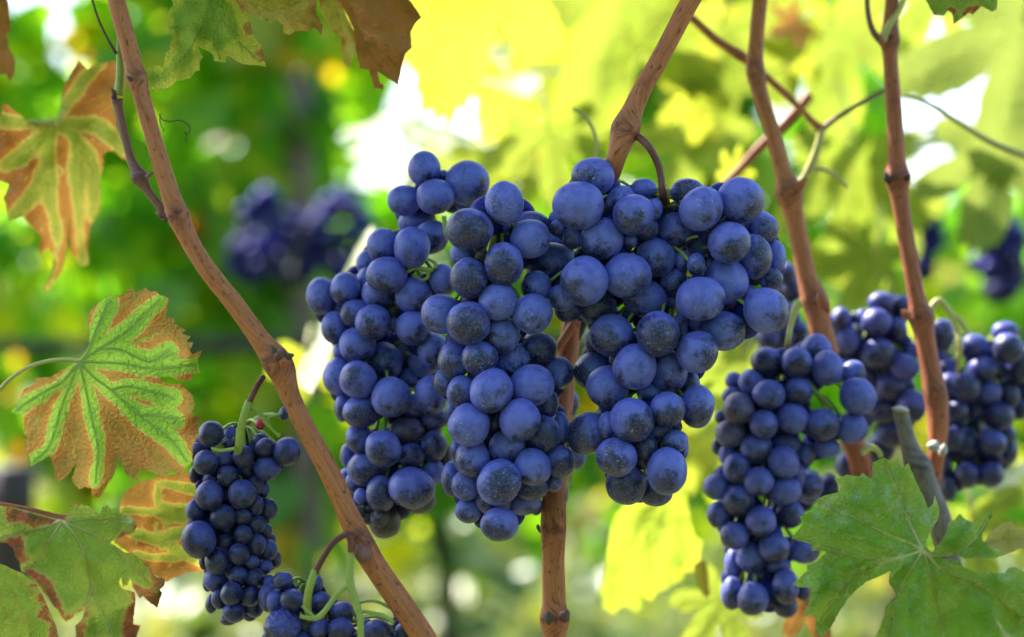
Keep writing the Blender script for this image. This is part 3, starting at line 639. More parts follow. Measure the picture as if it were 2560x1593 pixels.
E8 = [(785, 1150, 62, 52, 1), (690, 1260, 60, 85, 1), (740, 1290, 60, 75, .6), (840, 1275, 72, 65, .1), (700, 1170, 40, 50, 2), (780, 1440, 110, 90, 0, 'w'), (1000, 1180, 35, 55, 1.5), (1030, 1285, 60, 55, 1), (1160, 1355, 75, 65, .8),
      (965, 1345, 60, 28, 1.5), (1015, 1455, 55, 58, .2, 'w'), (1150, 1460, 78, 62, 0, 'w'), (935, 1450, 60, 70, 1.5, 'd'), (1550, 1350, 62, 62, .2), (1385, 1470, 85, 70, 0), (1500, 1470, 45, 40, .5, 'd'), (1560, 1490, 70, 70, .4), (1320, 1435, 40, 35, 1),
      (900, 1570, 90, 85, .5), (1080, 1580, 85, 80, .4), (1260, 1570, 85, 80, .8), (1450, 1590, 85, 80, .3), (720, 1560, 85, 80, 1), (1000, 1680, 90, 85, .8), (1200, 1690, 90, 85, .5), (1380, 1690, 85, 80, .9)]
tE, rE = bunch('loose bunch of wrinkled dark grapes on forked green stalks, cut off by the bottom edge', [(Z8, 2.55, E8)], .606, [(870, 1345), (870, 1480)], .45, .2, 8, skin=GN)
F1 = [(510, 575, 88, 78, 1.5), (690, 580, 88, 88, .3), (805, 505, 88, 85, 1), (870, 615, 88, 95, .4), (1020, 650, 75, 75, 1), (1050, 780, 108, 105, .2), (320, 690, 50, 50, 2), (420, 700, 75, 75, .8), (525, 770, 92, 85, .1), (700, 750, 80, 80, .5),
      (310, 780, 60, 50, 1.8), (345, 855, 88, 95, .6, 'p'), (495, 945, 83, 82, 0), (665, 910, 85, 88, .3), (840, 950, 92, 95, .2), (1015, 970, 88, 95, .3), (240, 905, 35, 40, 2), (300, 1000, 88, 80, .9, 'p'), (220, 1080, 32, 45, 2.5), (450, 1090, 92, 85, .2),
      (630, 1060, 80, 60, 1), (280, 1130, 50, 60, 1.8), (610, 1170, 90, 90, .3), (740, 1120, 60, 70, 1.5), (870, 1085, 75, 60, 1.3), (335, 1210, 78, 85, .5), (215, 1315, 72, 70, 1.2), (465, 1285, 85, 85, 0), (690, 1250, 50, 70, 1.5), (620, 1340, 95, 80, .8),
      (345, 1395, 92, 92, .2), (770, 1310, 75, 70, 1.8), (880, 1340, 60, 100, 2.5)]
F2 = [(270, 655, 80, 90, .9), (565, 700, 103, 105, .1), (770, 650, 95, 90, 1), (380, 800, 95, 100, .5), (900, 460, 90, 110, 2), (660, 890, 105, 95, .4), (500, 955, 100, 110, .5), (375, 1000, 60, 95, 1.2), (690, 1010, 85, 60, 1), (560, 1090, 75, 75, .8),
      (870, 900, 110, 90, 2), (365, 1205, 75, 105, .8), (510, 1245, 103, 115, .2), (740, 1160, 90, 115, .6), (740, 1300, 80, 70, 1), (860, 1190, 50, 60, 2)]
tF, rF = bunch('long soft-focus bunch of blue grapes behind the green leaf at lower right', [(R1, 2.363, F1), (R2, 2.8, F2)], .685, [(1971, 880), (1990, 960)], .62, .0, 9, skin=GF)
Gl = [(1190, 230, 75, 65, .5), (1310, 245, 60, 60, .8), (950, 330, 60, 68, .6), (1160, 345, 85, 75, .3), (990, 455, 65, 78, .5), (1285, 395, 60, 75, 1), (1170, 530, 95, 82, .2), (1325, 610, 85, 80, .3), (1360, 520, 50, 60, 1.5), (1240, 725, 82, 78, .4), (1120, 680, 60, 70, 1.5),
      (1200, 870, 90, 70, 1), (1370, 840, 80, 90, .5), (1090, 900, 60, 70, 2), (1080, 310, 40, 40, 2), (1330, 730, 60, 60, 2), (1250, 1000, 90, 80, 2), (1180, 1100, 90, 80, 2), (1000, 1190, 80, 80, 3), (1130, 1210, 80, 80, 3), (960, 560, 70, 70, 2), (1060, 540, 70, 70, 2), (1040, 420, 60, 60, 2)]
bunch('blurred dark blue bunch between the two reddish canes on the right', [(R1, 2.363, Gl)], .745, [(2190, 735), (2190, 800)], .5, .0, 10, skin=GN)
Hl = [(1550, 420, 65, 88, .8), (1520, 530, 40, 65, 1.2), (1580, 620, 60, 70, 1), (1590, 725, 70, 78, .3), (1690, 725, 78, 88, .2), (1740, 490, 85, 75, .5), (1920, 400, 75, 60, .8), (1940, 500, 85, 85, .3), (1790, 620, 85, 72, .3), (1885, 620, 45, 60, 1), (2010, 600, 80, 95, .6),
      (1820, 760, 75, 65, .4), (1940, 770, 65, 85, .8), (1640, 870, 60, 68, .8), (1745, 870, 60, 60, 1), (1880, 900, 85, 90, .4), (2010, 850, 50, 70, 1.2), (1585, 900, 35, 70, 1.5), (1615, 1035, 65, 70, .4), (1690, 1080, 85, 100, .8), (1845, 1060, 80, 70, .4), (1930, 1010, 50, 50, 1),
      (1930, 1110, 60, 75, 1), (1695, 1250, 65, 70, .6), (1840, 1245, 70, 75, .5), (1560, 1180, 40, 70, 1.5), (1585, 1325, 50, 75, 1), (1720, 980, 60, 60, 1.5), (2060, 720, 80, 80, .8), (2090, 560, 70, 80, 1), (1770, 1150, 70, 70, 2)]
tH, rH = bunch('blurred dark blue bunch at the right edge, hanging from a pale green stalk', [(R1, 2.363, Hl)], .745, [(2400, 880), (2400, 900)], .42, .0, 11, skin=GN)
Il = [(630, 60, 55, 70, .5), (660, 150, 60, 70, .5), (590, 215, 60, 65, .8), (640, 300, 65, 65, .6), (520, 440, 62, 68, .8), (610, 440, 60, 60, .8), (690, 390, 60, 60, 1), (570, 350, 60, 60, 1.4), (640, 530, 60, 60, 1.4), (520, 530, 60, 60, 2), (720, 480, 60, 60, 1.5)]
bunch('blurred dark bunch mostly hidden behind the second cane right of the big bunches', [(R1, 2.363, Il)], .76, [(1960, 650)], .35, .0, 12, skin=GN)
def far_bunch(label, px, py, Y, rx, ry, n, gr, seed, bloom=.5):
    rg = random.Random(seed); l = []
    for i in range(n):
        v = rg.uniform(-1, 1); w = math.sqrt(max(0, 1-v*v))*(1-.25*(v > 0)*v)*.9; a = rg.uniform(-1, 1)
        l.append((px+rx*w*a, py+ry*v, gr*rg.uniform(.85, 1.1), gr*rg.uniform(.85, 1.1), rg.uniform(0, 3)))
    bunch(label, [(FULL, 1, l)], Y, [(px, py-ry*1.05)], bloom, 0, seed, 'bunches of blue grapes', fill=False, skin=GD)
far_bunch('far blurred navy bunch behind the long cane, left end of the blue patch', 655, 575, 1.75, 55, 100, 40, 19, 41)
far_bunch('far blurred navy bunch in the middle of the blue patch', 735, 620, 1.8, 80, 80, 50, 19, 45, .2)
far_bunch('far blurred navy bunch beside the grey post, right end of the blue patch', 850, 600, 1.85, 80, 115, 56, 19, 42)
far_bunch('far blurred bunch low at the left end of the blue patch', 620, 650, 1.95, 55, 60, 26, 18, 43, .2)
far_bunch('far blurred dark bunch right of the sunlit cane, below yellow leaves', 2312, 605, 1.25, 36, 80, 26, 24, 44, .3)
far_bunch('far blurred black bunch at the right edge of the photo', 2500, 640, 1.25, 66, 100, 46, 25, 45, .1)

# ------------------------------------------------------------------ canes
def cane(label, zf, pts, Y, mat, nodes=(), name='vine_cane', cat='cane', **kw):
    x, y = zf(*pts[0][:2]); t = empty(name, P(x, y, Y), label, cat)
    tube('stalk', zf, pts, Y, mat, t, nodes=nodes, rough=.035, seg=18, **kw); return t
def bud(t, zf, x, y, w, h, Y, mat, ang=0, name='bud', seed=0):
    px, py = zf(x, y); c = P(px, py, Y); rg = random.Random(seed)
    bm = bmesh.new(); bmesh.ops.create_uvsphere(bm, u_segments=14, v_segments=10, radius=1)
    for v in bm.verts:
        d = v.co.copy(); k = 1-.45*max(0, d.z); v.co.x *= k; v.co.y *= k; v.co *= 1+.18*mnoise.noise(d*2+Vector((seed, 0, 0)))
    me = bpy.data.meshes.new(name); uv = bm.loops.layers.uv.new('UVMap')
    for f in bm.faces:
        for l in f.loops: l[uv].uv = (l.vert.co.x*.01, l.vert.co.z*.01)
    bm.to_mesh(me); bm.free(); smooth(me)
    o = link(name, me, t, c-t.location, mat); o.scale = (w/2*K*Y, w/2*K*Y, h/2*K*Y); o.rotation_euler = (0, R(ang), 0); return o
YL = .604
t1 = cane('long sharp brown cane slanting down across the left side of the photo', FULL,
          [(280, -60, 45), (296, 20, 45), (318, 100, 44), (341, 192, 43), (368, 290, 43), (400, 400, 44), (444, 536, 49), (505, 655, 45), (590, 765, 47), (655, 855, 52), (698, 915, 62), (730, 1000, 48), (775, 1090, 49), (830, 1195, 52), (890, 1330, 55), (935, 1410, 58), (1010, 1520, 60), (1090, 1640, 60)],
          YL, CANE, nodes=[(341, 194, .22, 22), (447, 540, .20, 26), (692, 908, .22, 40), (905, 1355, .14, 45)])
for k, (x, y, w, h, a, m) in enumerate([(700, 888, 30, 34, 40, RSTEM), (722, 892, 20, 30, 70, THREAD), (686, 878, 16, 34, -30, THREAD), (712, 905, 34, 28, 90, CANER), (402, 536, 20, 26, -70, RSTEM), (412, 548, 14, 18, -40, THREAD), (324, 196, 12, 20, -60, THREAD)]):
    bud(t1, FULL, x, y, w, h, YL-.008, m, a, seed=k)
bud(t1, Z8, 1290, 975, 42, 52, YL-.008, CANEP, -25, 'node', 9)
ts = cane('thin purple-brown side shoot with a pale green base, beside the long cane', FULL, [(293, 250, 24), (303, 300, 22), (325, 390, 22), (340, 425, 28), (350, 445, 34), (372, 480, 22), (408, 528, 22)], .608, CANEP, nodes=[(348, 442, .25, 20), (292, 246, .3, 12)], name='side_shoot', cat='shoot')
tube('green_tip', FULL, [(298, 60, 9), (299, 130, 16), (300, 190, 20), (296, 238, 24)], .608, GSTEM, ts)
bud(ts, FULL, 284, 230, 12, 22, .604, THREAD, -30, seed=4); bud(ts, FULL, 374, 437, 12, 22, .602, CANEP, 60, seed=5); bud(ts, FULL, 286, 243, 16, 14, .604, DARKT, 20, seed=6)
def strand(label, zf, pts, Y, mat, name, cat, **kw):
    x, y = zf(*pts[0][:2]); o = tube(name, zf, pts, Y, mat, None, org=P(x, y, Y), **kw); o['label'] = label; o['category'] = cat; return o
strand('thin dark twig hanging from the top edge beside the long cane', FULL, [(222, -30, 5), (245, 45, 6), (268, 95, 6), (290, 134, 9)], .606, THREAD, 'dry_twig', 'twig')
strand('curled dark tendril springing from the right side of the long cane', Z5, [(1115, 800, 3), (1140, 840, 3), (1190, 850, 3), (1260, 845, 3), (1310, 870, 3.5), (1330, 905, 3.5), (1310, 940, 3), (1290, 925, 2.5), (1305, 935, 2.5), (1300, 980, 2.5), (1298, 1005, 2)], .606, THREAD, 'tendril', 'tendril', sub=6, seg=6)
strand('short looped tendril lying against the long cane', Z5, [(1130, 795, 2.5), (1120, 830, 2.5), (1130, 880, 2.5), (1150, 910, 2.5), (1140, 925, 2)], .600, THREAD, 'tendril', 'tendril', sub=6, seg=6)
t2 = cane('speckled brown cane coming down from the top and passing behind the big bunches', FULL,
          [(1770, -70, 50), (1727, 0, 48), (1648, 150, 46), (1600, 235, 48), (1563, 325, 58), (1535, 413, 48), (1500, 520, 46, .03), (1460, 680, 50, .05), (1425, 850, 52, .05), (1407, 1000, 54, .045), (1395, 1130, 56, .035), (1385, 1260, 60, .02), (1383, 1400, 57, .02), (1386, 1545, 58, .02), (1384, 1660, 56, .02)],
          .622, CANE, nodes=[(1562, 322, .28, 32), (1387, 1312, .10, 50, .02), (1387, 1547, .32, 26, .02)])
for k, (x, y, w, h, a, m) in enumerate([(1372, 1545, 34, 22, 80, THREAD), (1412, 1540, 30, 34, 30, RSTEM), (1402, 1562, 26, 22, 100, CANER), (1347, 1322, 10, 24, 160, THREAD)]):
    bud(t2, FULL, x, y, w, h, .625, m, a, seed=20+k)
strand('thin brown stick showing between the middle and right bunches', Z4, [(430, 85, 22), (370, 180, 22), (310, 270, 20)], .665, CANE, 'dry_stick', 'stick', rough=.1)
strand('dark bark strip behind the grapes, in the gap between two bunches', Z4, [(500, 60, 26), (430, 200, 34), (360, 330, 30)], .672, DARKT, 'bark_strip', 'bark', rough=.2)
tube('stalk', FULL, [(1560, 345, 22, .012), (1590, 340, 20, .006), (1620, 365, 19), (1643, 405, 19), (1652, 440, 18), (1656, 480, 18), (1660, 505, 20, .012)], .615, RSTEM, tC, org=rC)
tube('stalk', FULL, [(1658, 470, 14, .004), (1660, 495, 24, .010), (1668, 530, 26, .02), (1672, 570, 20, .03)], .617, GSTEM, tC, org=rC)
tube('stalk', FULL, [(658, 942, 14, .004), (640, 970, 15), (626, 1000, 15), (620, 1012, 18)], .606, RSTEM, tD, org=rD)
tube('stalk', FULL, [(622, 1004, 19), (612, 1035, 20), (602, 1075, 20, .002), (597, 1118, 20, .006), (590, 1170, 14, .03)], .606, GSTEM, tD, org=rD)
tube('stalk', FULL, [(622, 1020, 10), (650, 1035, 11), (664, 1055, 11), (680, 1072, 8), (690, 1082, 7), (700, 1090, 12)], .608, GSTEM, tD, org=rD)
tube('stalk', FULL, [(672, 1062, 6), (672, 1045, 5), (690, 1038, 5), (706, 1032, 5)], .610, GSTEM, tD, org=rD)
tube('stalk', Z7, [(1480, 190, 8), (1540, 205, 9), (1600, 200, 9), (1650, 190, 9)], .610, GSTEM, tD, org=rD)
tube('stalk', FULL, [(885, 1345, 16, .006), (872, 1336, 18), (855, 1340, 17), (830, 1360, 16), (810, 1390, 16), (795, 1415, 17), (787, 1435, 17)], .594, RSTEM, tE, org=rE)
tube('stalk', FULL, [(788, 1425, 19), (776, 1460, 20), (770, 1490, 20, .002), (768, 1515, 20, .006), (775, 1560, 15, .02)], .594, GSTEM, tE, org=rE)
tube('stalk', FULL, [(876, 1338, 17), (877, 1355, 18), (876, 1380, 15)], .592, RSTEM, tE, org=rE)
tube('stalk', FULL, [(876, 1374, 17), (875, 1420, 16), (875, 1462, 22), (888, 1500, 17), (900, 1545, 17), (902, 1600, 17), (900, 1660, 15)], .593, GSTEM, tE, org=rE)
tube('stalk', FULL, [(870, 1462, 15), (840, 1490, 13), (810, 1530, 14), (790, 1545, 14), (760, 1543, 10), (750, 1540, 8)], .593, GSTEM, tE, org=rE)
tube('stalk', FULL, [(905, 1528, 11), (930, 1532, 10), (960, 1540, 10), (985, 1558, 8)], .595, GSTEM, tE, org=rE)
tube('stalk', FULL, [(788, 1544, 8), (770, 1528, 7), (755, 1515, 7)], .593, GSTEM, tE, org=rE)
tube('stalk', Z1, [(1350, 780, 12), (1420, 745, 13), (1440, 700, 12), (1390, 670, 8)], .640, GSTEM, tC, org=rC)
tube('stalk', Z1, [(1440, 700, 10), (1490, 660, 9), (1500, 620, 9)], .638, GSTEM, tC, org=rC)
tube('stalk', Z1, [(1450, 745, 11), (1495, 720, 10), (1505, 660, 8)], .639, GSTEM, tC, org=rC)
tA = [o for o in bpy.data.objects if o.name.startswith('grape_bunch') and 'leftmost' in o.get('label', '')][0]
for pts in ([(780, 950, 10), (840, 925, 11), (940, 940, 12), (960, 930, 9)], [(920, 940, 10), (925, 985, 9), (890, 1010, 8)], [(920, 860, 6), (970, 890, 9), (980, 930, 9)], [(1035, 560, 12), (1045, 640, 13), (1050, 700, 10)]):
    tube('stalk', Z1, pts, .650, GSTEM, tA)

t3 = cane('soft-focus brown cane running down just right of the big bunches', R3,
          [(950, -60, 38), (945, 0, 38), (928, 180, 38), (922, 330, 42), (955, 470, 38), (1000, 610, 38), (1050, 800, 42), (1082, 910, 54), (1120, 1080, 46), (1165, 1300, 48), (1205, 1430, 58), (1235, 1560, 56), (1275, 1680, 50)], .715, CANE, nodes=[(922, 340, .15, 30), (1080, 905, .35, 26), (1200, 1410, .2, 30)])
bud(t3, R3, 1140, 870, 24, 44, .708, CANER, 40, seed=31); bud(t3, R1, 850, 230, 30, 60, .70, CANER, 150, seed=32)
t4 = cane('soft-focus reddish cane with sunlit strips, nearest the right edge', R3,
          [(1575, -60, 34), (1570, 0, 34), (1560, 150, 40), (1560, 260, 36), (1575, 480, 40), (1588, 700, 42), (1595, 840, 50), (1612, 980, 42), (1645, 1180, 42), (1690, 1430, 44), (1712, 1510, 50), (1740, 1680, 48), (1768, 1830, 52), (1785, 1960, 54), (1782, 2100, 46), (1765, 2250, 40), (1755, 2360, 36)], .705, CANER,
          nodes=[(1560, 190, .3, 24), (1594, 840, .3, 24), (1700, 1490, .28, 26), (1780, 1850, .15, 30)])
for k, (x, y, w, h, a, m) in enumerate([(1545, 840, 18, 34, -20, DARKT), (1645, 840, 12, 22, 40, DARKT), (1520, 190, 12, 34, -20, CANER)]): bud(t4, R3, x, y, w, h, .70, m, a, seed=40+k)
bud(t4, R1, 1335, 300, 24, 34, .70, CANER, -40, seed=44); bud(t4, R1, 1500, 1075, 34, 30, .695, CUT, 20, 'scar', 45); bud(t4, R1, 1555, 1100, 22, 34, .697, CUT, 10, 'scar', 46)
tube('fork', R3, [(1450, -40, 14), (1455, 60, 14), (1480, 150, 16), (1535, 215, 20)], .705, CANEP, t4); tube('fork', R3, [(1640, -40, 14), (1600, 50, 14), (1555, 120, 18), (1525, 200, 18)], .702, YSTEM, t4)
t5 = cane('thin blurred branch forking across between the two right canes', R3, [(560, 40, 16), (640, 100, 20), (740, 190, 22), (850, 262, 22), (960, 350, 19), (1080, 460, 17), (1180, 560, 16), (1237, 615, 20)], .745, CANE, name='vine_branch', cat='branch', nodes=[(845, 265, .3, 18), (1236, 612, .3, 14)])
tube('fork', R3, [(1240, 612, 16), (1290, 570, 14), (1400, 500, 12), (1530, 425, 12)], .745, CANEP, t5)
tube('fork', R3, [(1237, 612, 20), (1222, 680, 20), (1195, 760, 22), (1150, 845, 20), (1110, 890, 20)], .742, YSTEM, t5)
t6 = cane('blurred reddish cane slanting up between bunch and second cane, patches of sun on it', R3, [(1180, 450, 24), (1130, 512, 26), (1040, 610, 26), (945, 695, 25), (860, 790, 22), (760, 890, 18)], .80, CANER)
t7 = cane('thin blurred yellow-brown shoot sloping down to the right edge', R3, [(1620, 450, 10), (1740, 490, 12), (1900, 590, 14), (2050, 680, 18), (2230, 750, 20)], .76, YSTEM, name='thin_shoot', cat='shoot')
t8 = cane('old grey cut-off stub of a cane at lower right', R1, [(1298, 850, 38), (1318, 930, 38), (1340, 1020, 40), (1368, 1110, 48), (1410, 1210, 60), (1460, 1340, 62), (1520, 1480, 62), (1560, 1620, 58), (1600, 1800, 56)], .690, GREY, name='cut_stub', cat='stub', nodes=[(1405, 1195, .18, 30)])
bud(t8, R1, 1302, 858, 44, 18, .688, CUT, 10, 'cut_face', 50)
t9 = cane('dark reddish cane piece glimpsed below the blurred bunch', R1, [(990, 1000, 50), (1050, 1130, 56), (1080, 1240, 56), (1110, 1380, 56)], .71, CANER)
strand('pale bent stalk above the green leaf at lower right', R1, [(1070, 1120, 18), (1120, 1085, 18), (1165, 1100, 15), (1190, 1140, 12)], .69, YSTEM, 'leaf_stalk', 'stalk')
tube('stalk', R1, [(715, 225, 22), (680, 270, 20), (655, 360, 15), (640, 450, 14), (632, 540, 14, .012), (650, 640, 12, .03)], .690, YSTEM, tF, org=rF)
tube('stalk', R1, [(735, 665, 12), (790, 740, 12), (850, 800, 12), (890, 840, 14), (900, 870, 10)], .690, GSTEM, tF, org=rF)
tube('stalk', R1, [(1475, 285, 20), (1510, 230, 20), (1545, 225, 17), (1600, 300, 15), (1640, 400, 14), (1655, 500, 13), (1640, 640, 13, .02)], .728, YSTEM, tH, org=rH)
tube('stalk', R1, [(1600, 290, 10), (1660, 340, 11), (1705, 410, 10)], .728, YSTEM, tH, org=rH)
strand('thin pale stalk curving from the branch fork towards the leaves', R3, [(1200, 805, 11), (1240, 800, 11), (1300, 830, 10), (1360, 885, 9)], .74, YSTEM, 'leaf_stalk', 'stalk')
strand('pale blurred shoot tip rising left of the speckled cane', R3, [(60, 515, 8), (110, 545, 10), (150, 600, 10), (175, 680, 9), (165, 760, 8)], .72, YSTEM, 'shoot_tip', 'shoot')

# ------------------------------------------------------------------ leaves with an outline known from the photograph
c67 = lambda l: [(x, y+1156) for x, y in l]
L1o = [(555, 735), (590, 690), (625, 620), (625, 560), (616, 480), (622, 410), (640, 370), (690, 330), (740, 290), (780, 255), (790, 292), (860, 272), (900, 240), (925, 215), (940, 255), (1020, 222), (1060, 252), (1090, 245), (1120, 275), (1190, 300), (1170, 350), (1168, 400), (1150, 432), (1210, 435), (1235, 480), (1300, 515), (1275, 545), (1335, 560), (1310, 598), (1355, 602), (1328, 660), (1350, 690), (1420, 655), (1385, 720), (1400, 820), (1345, 830), (1340, 878), (1240, 865), (1180, 845), (1120, 850),
       (1130, 880), (1200, 898), (1265, 895), (1300, 930), (1350, 980), (1362, 1050), (1340, 1090), (1418, 1150), (1378, 1190), (1395, 1240), (1365, 1300), (1345, 1340)]+c67([(1350, 280), (1300, 330), (1260, 390), (1225, 360), (1190, 350), (1140, 402), (1080, 370), (1000, 335), (955, 372), (982, 438), (930, 400), (880, 365), (850, 300), (815, 255), (818, 320), (790, 390), (750, 450), (690, 542), (640, 510), (640, 470), (590, 460), (550, 480), (505, 420), (510, 380), (540, 290), (470, 380), (390, 435), (383, 330), (365, 290), (350, 240), (280, 280), (215, 315), (205, 250), (178, 205), (180, 130), (165, 60)])+[(165, 1190), (155, 1110), (75, 1095), (135, 1015), (145, 980), (170, 930), (245, 892), (238, 860), (300, 850), (350, 850), (430, 800), (500, 768), (545, 748)]
L1v = [[(555, 740), (620, 660), (680, 520), (760, 330)], [(555, 740), (700, 650), (850, 560), (1000, 430), (1120, 310)], [(555, 740), (700, 745), (900, 760), (1000, 785), (1170, 790), (1380, 760)], [(555, 740), (660, 850), (780, 940), (980, 1120), (1200, 1290), (1310, 1440)],
       [(555, 740), (600, 920), (640, 1120), (690, 1350), (670, 1590)], [(555, 740), (510, 860), (440, 1040), (350, 1330), (240, 1440)], [(555, 740), (440, 880), (300, 960), (120, 1080)], [(780, 940), (900, 915), (1050, 950), (1220, 1000)], [(980, 1120), (1100, 1120), (1240, 1150)], [(700, 650), (850, 660), (1050, 740), (1190, 660)]]
traced_leaf('large sharp mottled leaf, green along the veins and rust brown between them', Z6, L1o, L1v, .604, MOTTLED, tilt=(.00004, -.00003), bow=(.01, .008), wave=.007, puck=.003, seed=3, spacing=6,
            petiole=[(-90, 960, 9), (0, 930, 10), (60, 870, 10), (200, 780, 10), (340, 735, 10), (470, 725, 10), (555, 740, 12)], pmat=YSTEM, veinmat=GSTEM, vw=4.5, dents=[(1330, 700, 40, .012), (1350, 1100, 45, .010), (700, 1620, 50, .010), (110, 1090, 40, -.008)])
L2o = [(1730, 885), (1770, 915), (1820, 850), (1860, 790), (1890, 700), (1925, 690), (1960, 648), (2000, 690), (2060, 712), (2120, 660), (2180, 626), (2192, 665), (2150, 720), (2115, 790), (2120, 840), (2200, 890), (2290, 930), (2240, 945), (2200, 965), (2100, 955), (2000, 962), (1930, 935), (1860, 935), (1830, 965), (1900, 965), (1960, 985), (1980, 1020), (2050, 1050), (2150, 1060), (2270, 1068), (2300, 1030), (2350, 1022), (2430, 1060), (2500, 1180), (2500, 1400), (2480, 1560), (2340, 1540), (2260, 1450), (2200, 1375), (2250, 1480), (2300, 1580), (2150, 1660), (1900, 1680), (1700, 1640), (1500, 1660), (1360, 1520), (1430, 1370), (1440, 1300), (1522, 1220), (1465, 1130), (1480, 1045),
       (1400, 1085), (1300, 1125), (1180, 1235), (1120, 1320), (1060, 1440), (990, 1512), (950, 1470), (950, 1365), (865, 1360), (900, 1290), (922, 1170), (850, 1165), (788, 1142), (890, 1050), (888, 1010), (960, 980), (1028, 912), (925, 908), (910, 852), (830, 842), (782, 820), (860, 720), (836, 668), (900, 640), (972, 610), (956, 550), (1000, 525), (1112, 497), (1115, 450), (1082, 405), (1170, 375), (1255, 387), (1275, 362), (1350, 402), (1348, 290), (1420, 253), (1490, 292), (1522, 256), (1565, 342), (1575, 310), (1600, 293), (1640, 390), (1690, 500), (1738, 612), (1770, 580), (1785, 515), (1818, 622), (1800, 700), (1760, 760), (1725, 830), (1718, 868)]
L2v = [[(1705, 905), (1600, 850), (1470, 800), (1250, 690), (1000, 570)], [(1705, 905), (1640, 780), (1560, 600), (1440, 300)], [(1705, 905), (1560, 950), (1300, 960), (820, 830)], [(1705, 905), (1540, 960), (1200, 1090), (960, 1440)], [(1705, 905), (1610, 1050), (1530, 1210), (1450, 1480)], [(1705, 905), (1760, 1110), (1810, 1330), (1860, 1620)], [(1705, 905), (1800, 945), (2000, 890), (2180, 660)], [(1705, 905), (1850, 1050), (2150, 1180), (2420, 1420)]]
traced_leaf('big green toothed leaf with dusty spots and pale veins, lower right corner', R2, L2o, L2v, .598, GREENL, size=420, tilt=(-.00002, -.00006), bow=(.012, .006), wave=.016, puck=.006, seed=8, spacing=6.5, veinmat=YSTEM, vw=6, dents=[(2400, 1300, 60, .012), (1100, 1400, 40, .012), (1850, 700, 30, .01)])
traced_leaf('small pale yellow leaf at the right edge beside the big green leaf', R2, [(2130, 850), (2150, 810), (2180, 770), (2260, 712), (2320, 698), (2350, 750), (2420, 772), (2480, 800), (2470, 860), (2408, 878), (2340, 915), (2290, 932), (2200, 890)], [[(2130, 850), (2250, 820), (2330, 820), (2470, 830)], [(2250, 820), (2300, 760)], [(2250, 820), (2310, 870)]], .606, PALEY, seed=9, spacing=6, wave=.003)
L3o = [(-90, 570), (0, 590), (120, 605), (250, 645), (400, 690), (440, 680), (500, 640), (488, 588), (560, 580), (640, 600), (700, 657), (718, 602), (755, 588), (780, 622), (832, 603), (835, 640), (910, 665), (950, 690), (960, 740), (930, 782), (880, 800), (780, 842), (770, 856), (800, 868), (880, 920), (930, 918), (1000, 975), (1050, 1020), (1080, 1080), (1158, 1108), (1150, 1150), (1118, 1180), (1135, 1200), (1100, 1312), (1060, 1280), (1000, 1222), (978, 1240), (955, 1195), (930, 1160), (915, 1105), (895, 1150), (858, 1160), (848, 1095), (832, 1130), (850, 1170), (940, 1195), (950, 1240), (940, 1330), (930, 1420), (982, 1430), (955, 1520), (900, 1600), (700, 1640), (540, 1560), (528, 1430), (575, 1385), (600, 1290), (570, 1330), (520, 1350), (510, 1375), (460, 1402), (430, 1370), (405, 1320), (370, 1290), (320, 1210), (240, 1110), (150, 1050), (135, 980), (108, 950), (100, 910), (85, 880), (40, 850), (-90, 850)]
L3v = [[(435, 700), (300, 745), (100, 790), (-80, 850)], [(435, 700), (520, 790), (590, 930), (640, 1150), (680, 1250), (770, 1440), (800, 1600)], [(435, 700), (560, 690), (720, 680), (930, 720)], [(435, 700), (600, 770), (760, 850), (900, 990), (1110, 1200)], [(435, 700), (350, 830), (290, 960), (180, 1040)], [(435, 700), (250, 650), (60, 600)], [(640, 1150), (620, 1250), (570, 1400)]]
traced_leaf('sharp olive green leaf with crimson torn edges, lower left', Z7, L3o, L3v, .596, GREENO, size=400, cen=(435, 700), tilt=(.00003, -.00007), bow=(.008, .012), wave=.010, puck=.003, seed=12, spacing=6, veinmat=YSTEM, vw=4.5, petiole=[(435, 700, 13), (330, 735, 14), (150, 775, 15), (0, 805, 16), (-120, 850, 16)], pmat=YSTEM, dents=[(940, 720, 30, -.012), (1100, 1200, 45, .02), (900, 1300, 50, .012), (600, 1450, 40, .01)])
strand('thin reddish stalk behind the olive leaf at the left edge', Z7, [(-80, 570, 12), (60, 590, 12), (250, 630, 13), (420, 670, 13), (500, 660, 12)], .612, CANER, 'leaf_stalk', 'stalk')
L4o = [(800, 850), (835, 700), (838, 600), (870, 500), (940, 450), (1000, 420), (1120, 390), (1250, 368), (1340, 350), (1440, 380), (1480, 560), (1470, 800), (1440, 980), (1420, 1050), (1320, 1060), (1200, 1105), (1170, 1130), (1100, 1090), (1050, 1060), (980, 990), (900, 920)]
traced_leaf('blurred brown and green mottled leaf behind the small bunch', Z7, L4o, [[(1480, 1050), (1300, 940), (1080, 830), (830, 750)], [(1300, 940), (1100, 960), (950, 930)], [(1400, 700), (1150, 650), (850, 620)], [(1300, 780), (1080, 830)], [(1450, 500), (1130, 430)], [(1440, 620), (1140, 600), (1100, 440)]], .665, MOTTLEB, size=230, seed=14, spacing=8, wave=.006)
traced_leaf('blurred green leaf filling the bottom left corner', Z7, [(-100, 960), (0, 1000), (150, 1060), (260, 1150), (330, 1290), (395, 1440), (430, 1620), (300, 1700), (-100, 1700)], [[(-80, 1000), (150, 1300), (250, 1650)], [(-80, 1100), (60, 1400), (60, 1650)], [(-80, 1000), (150, 1120), (330, 1350)]], .645, GREENO, size=300, seed=15, spacing=9, wave=.006)
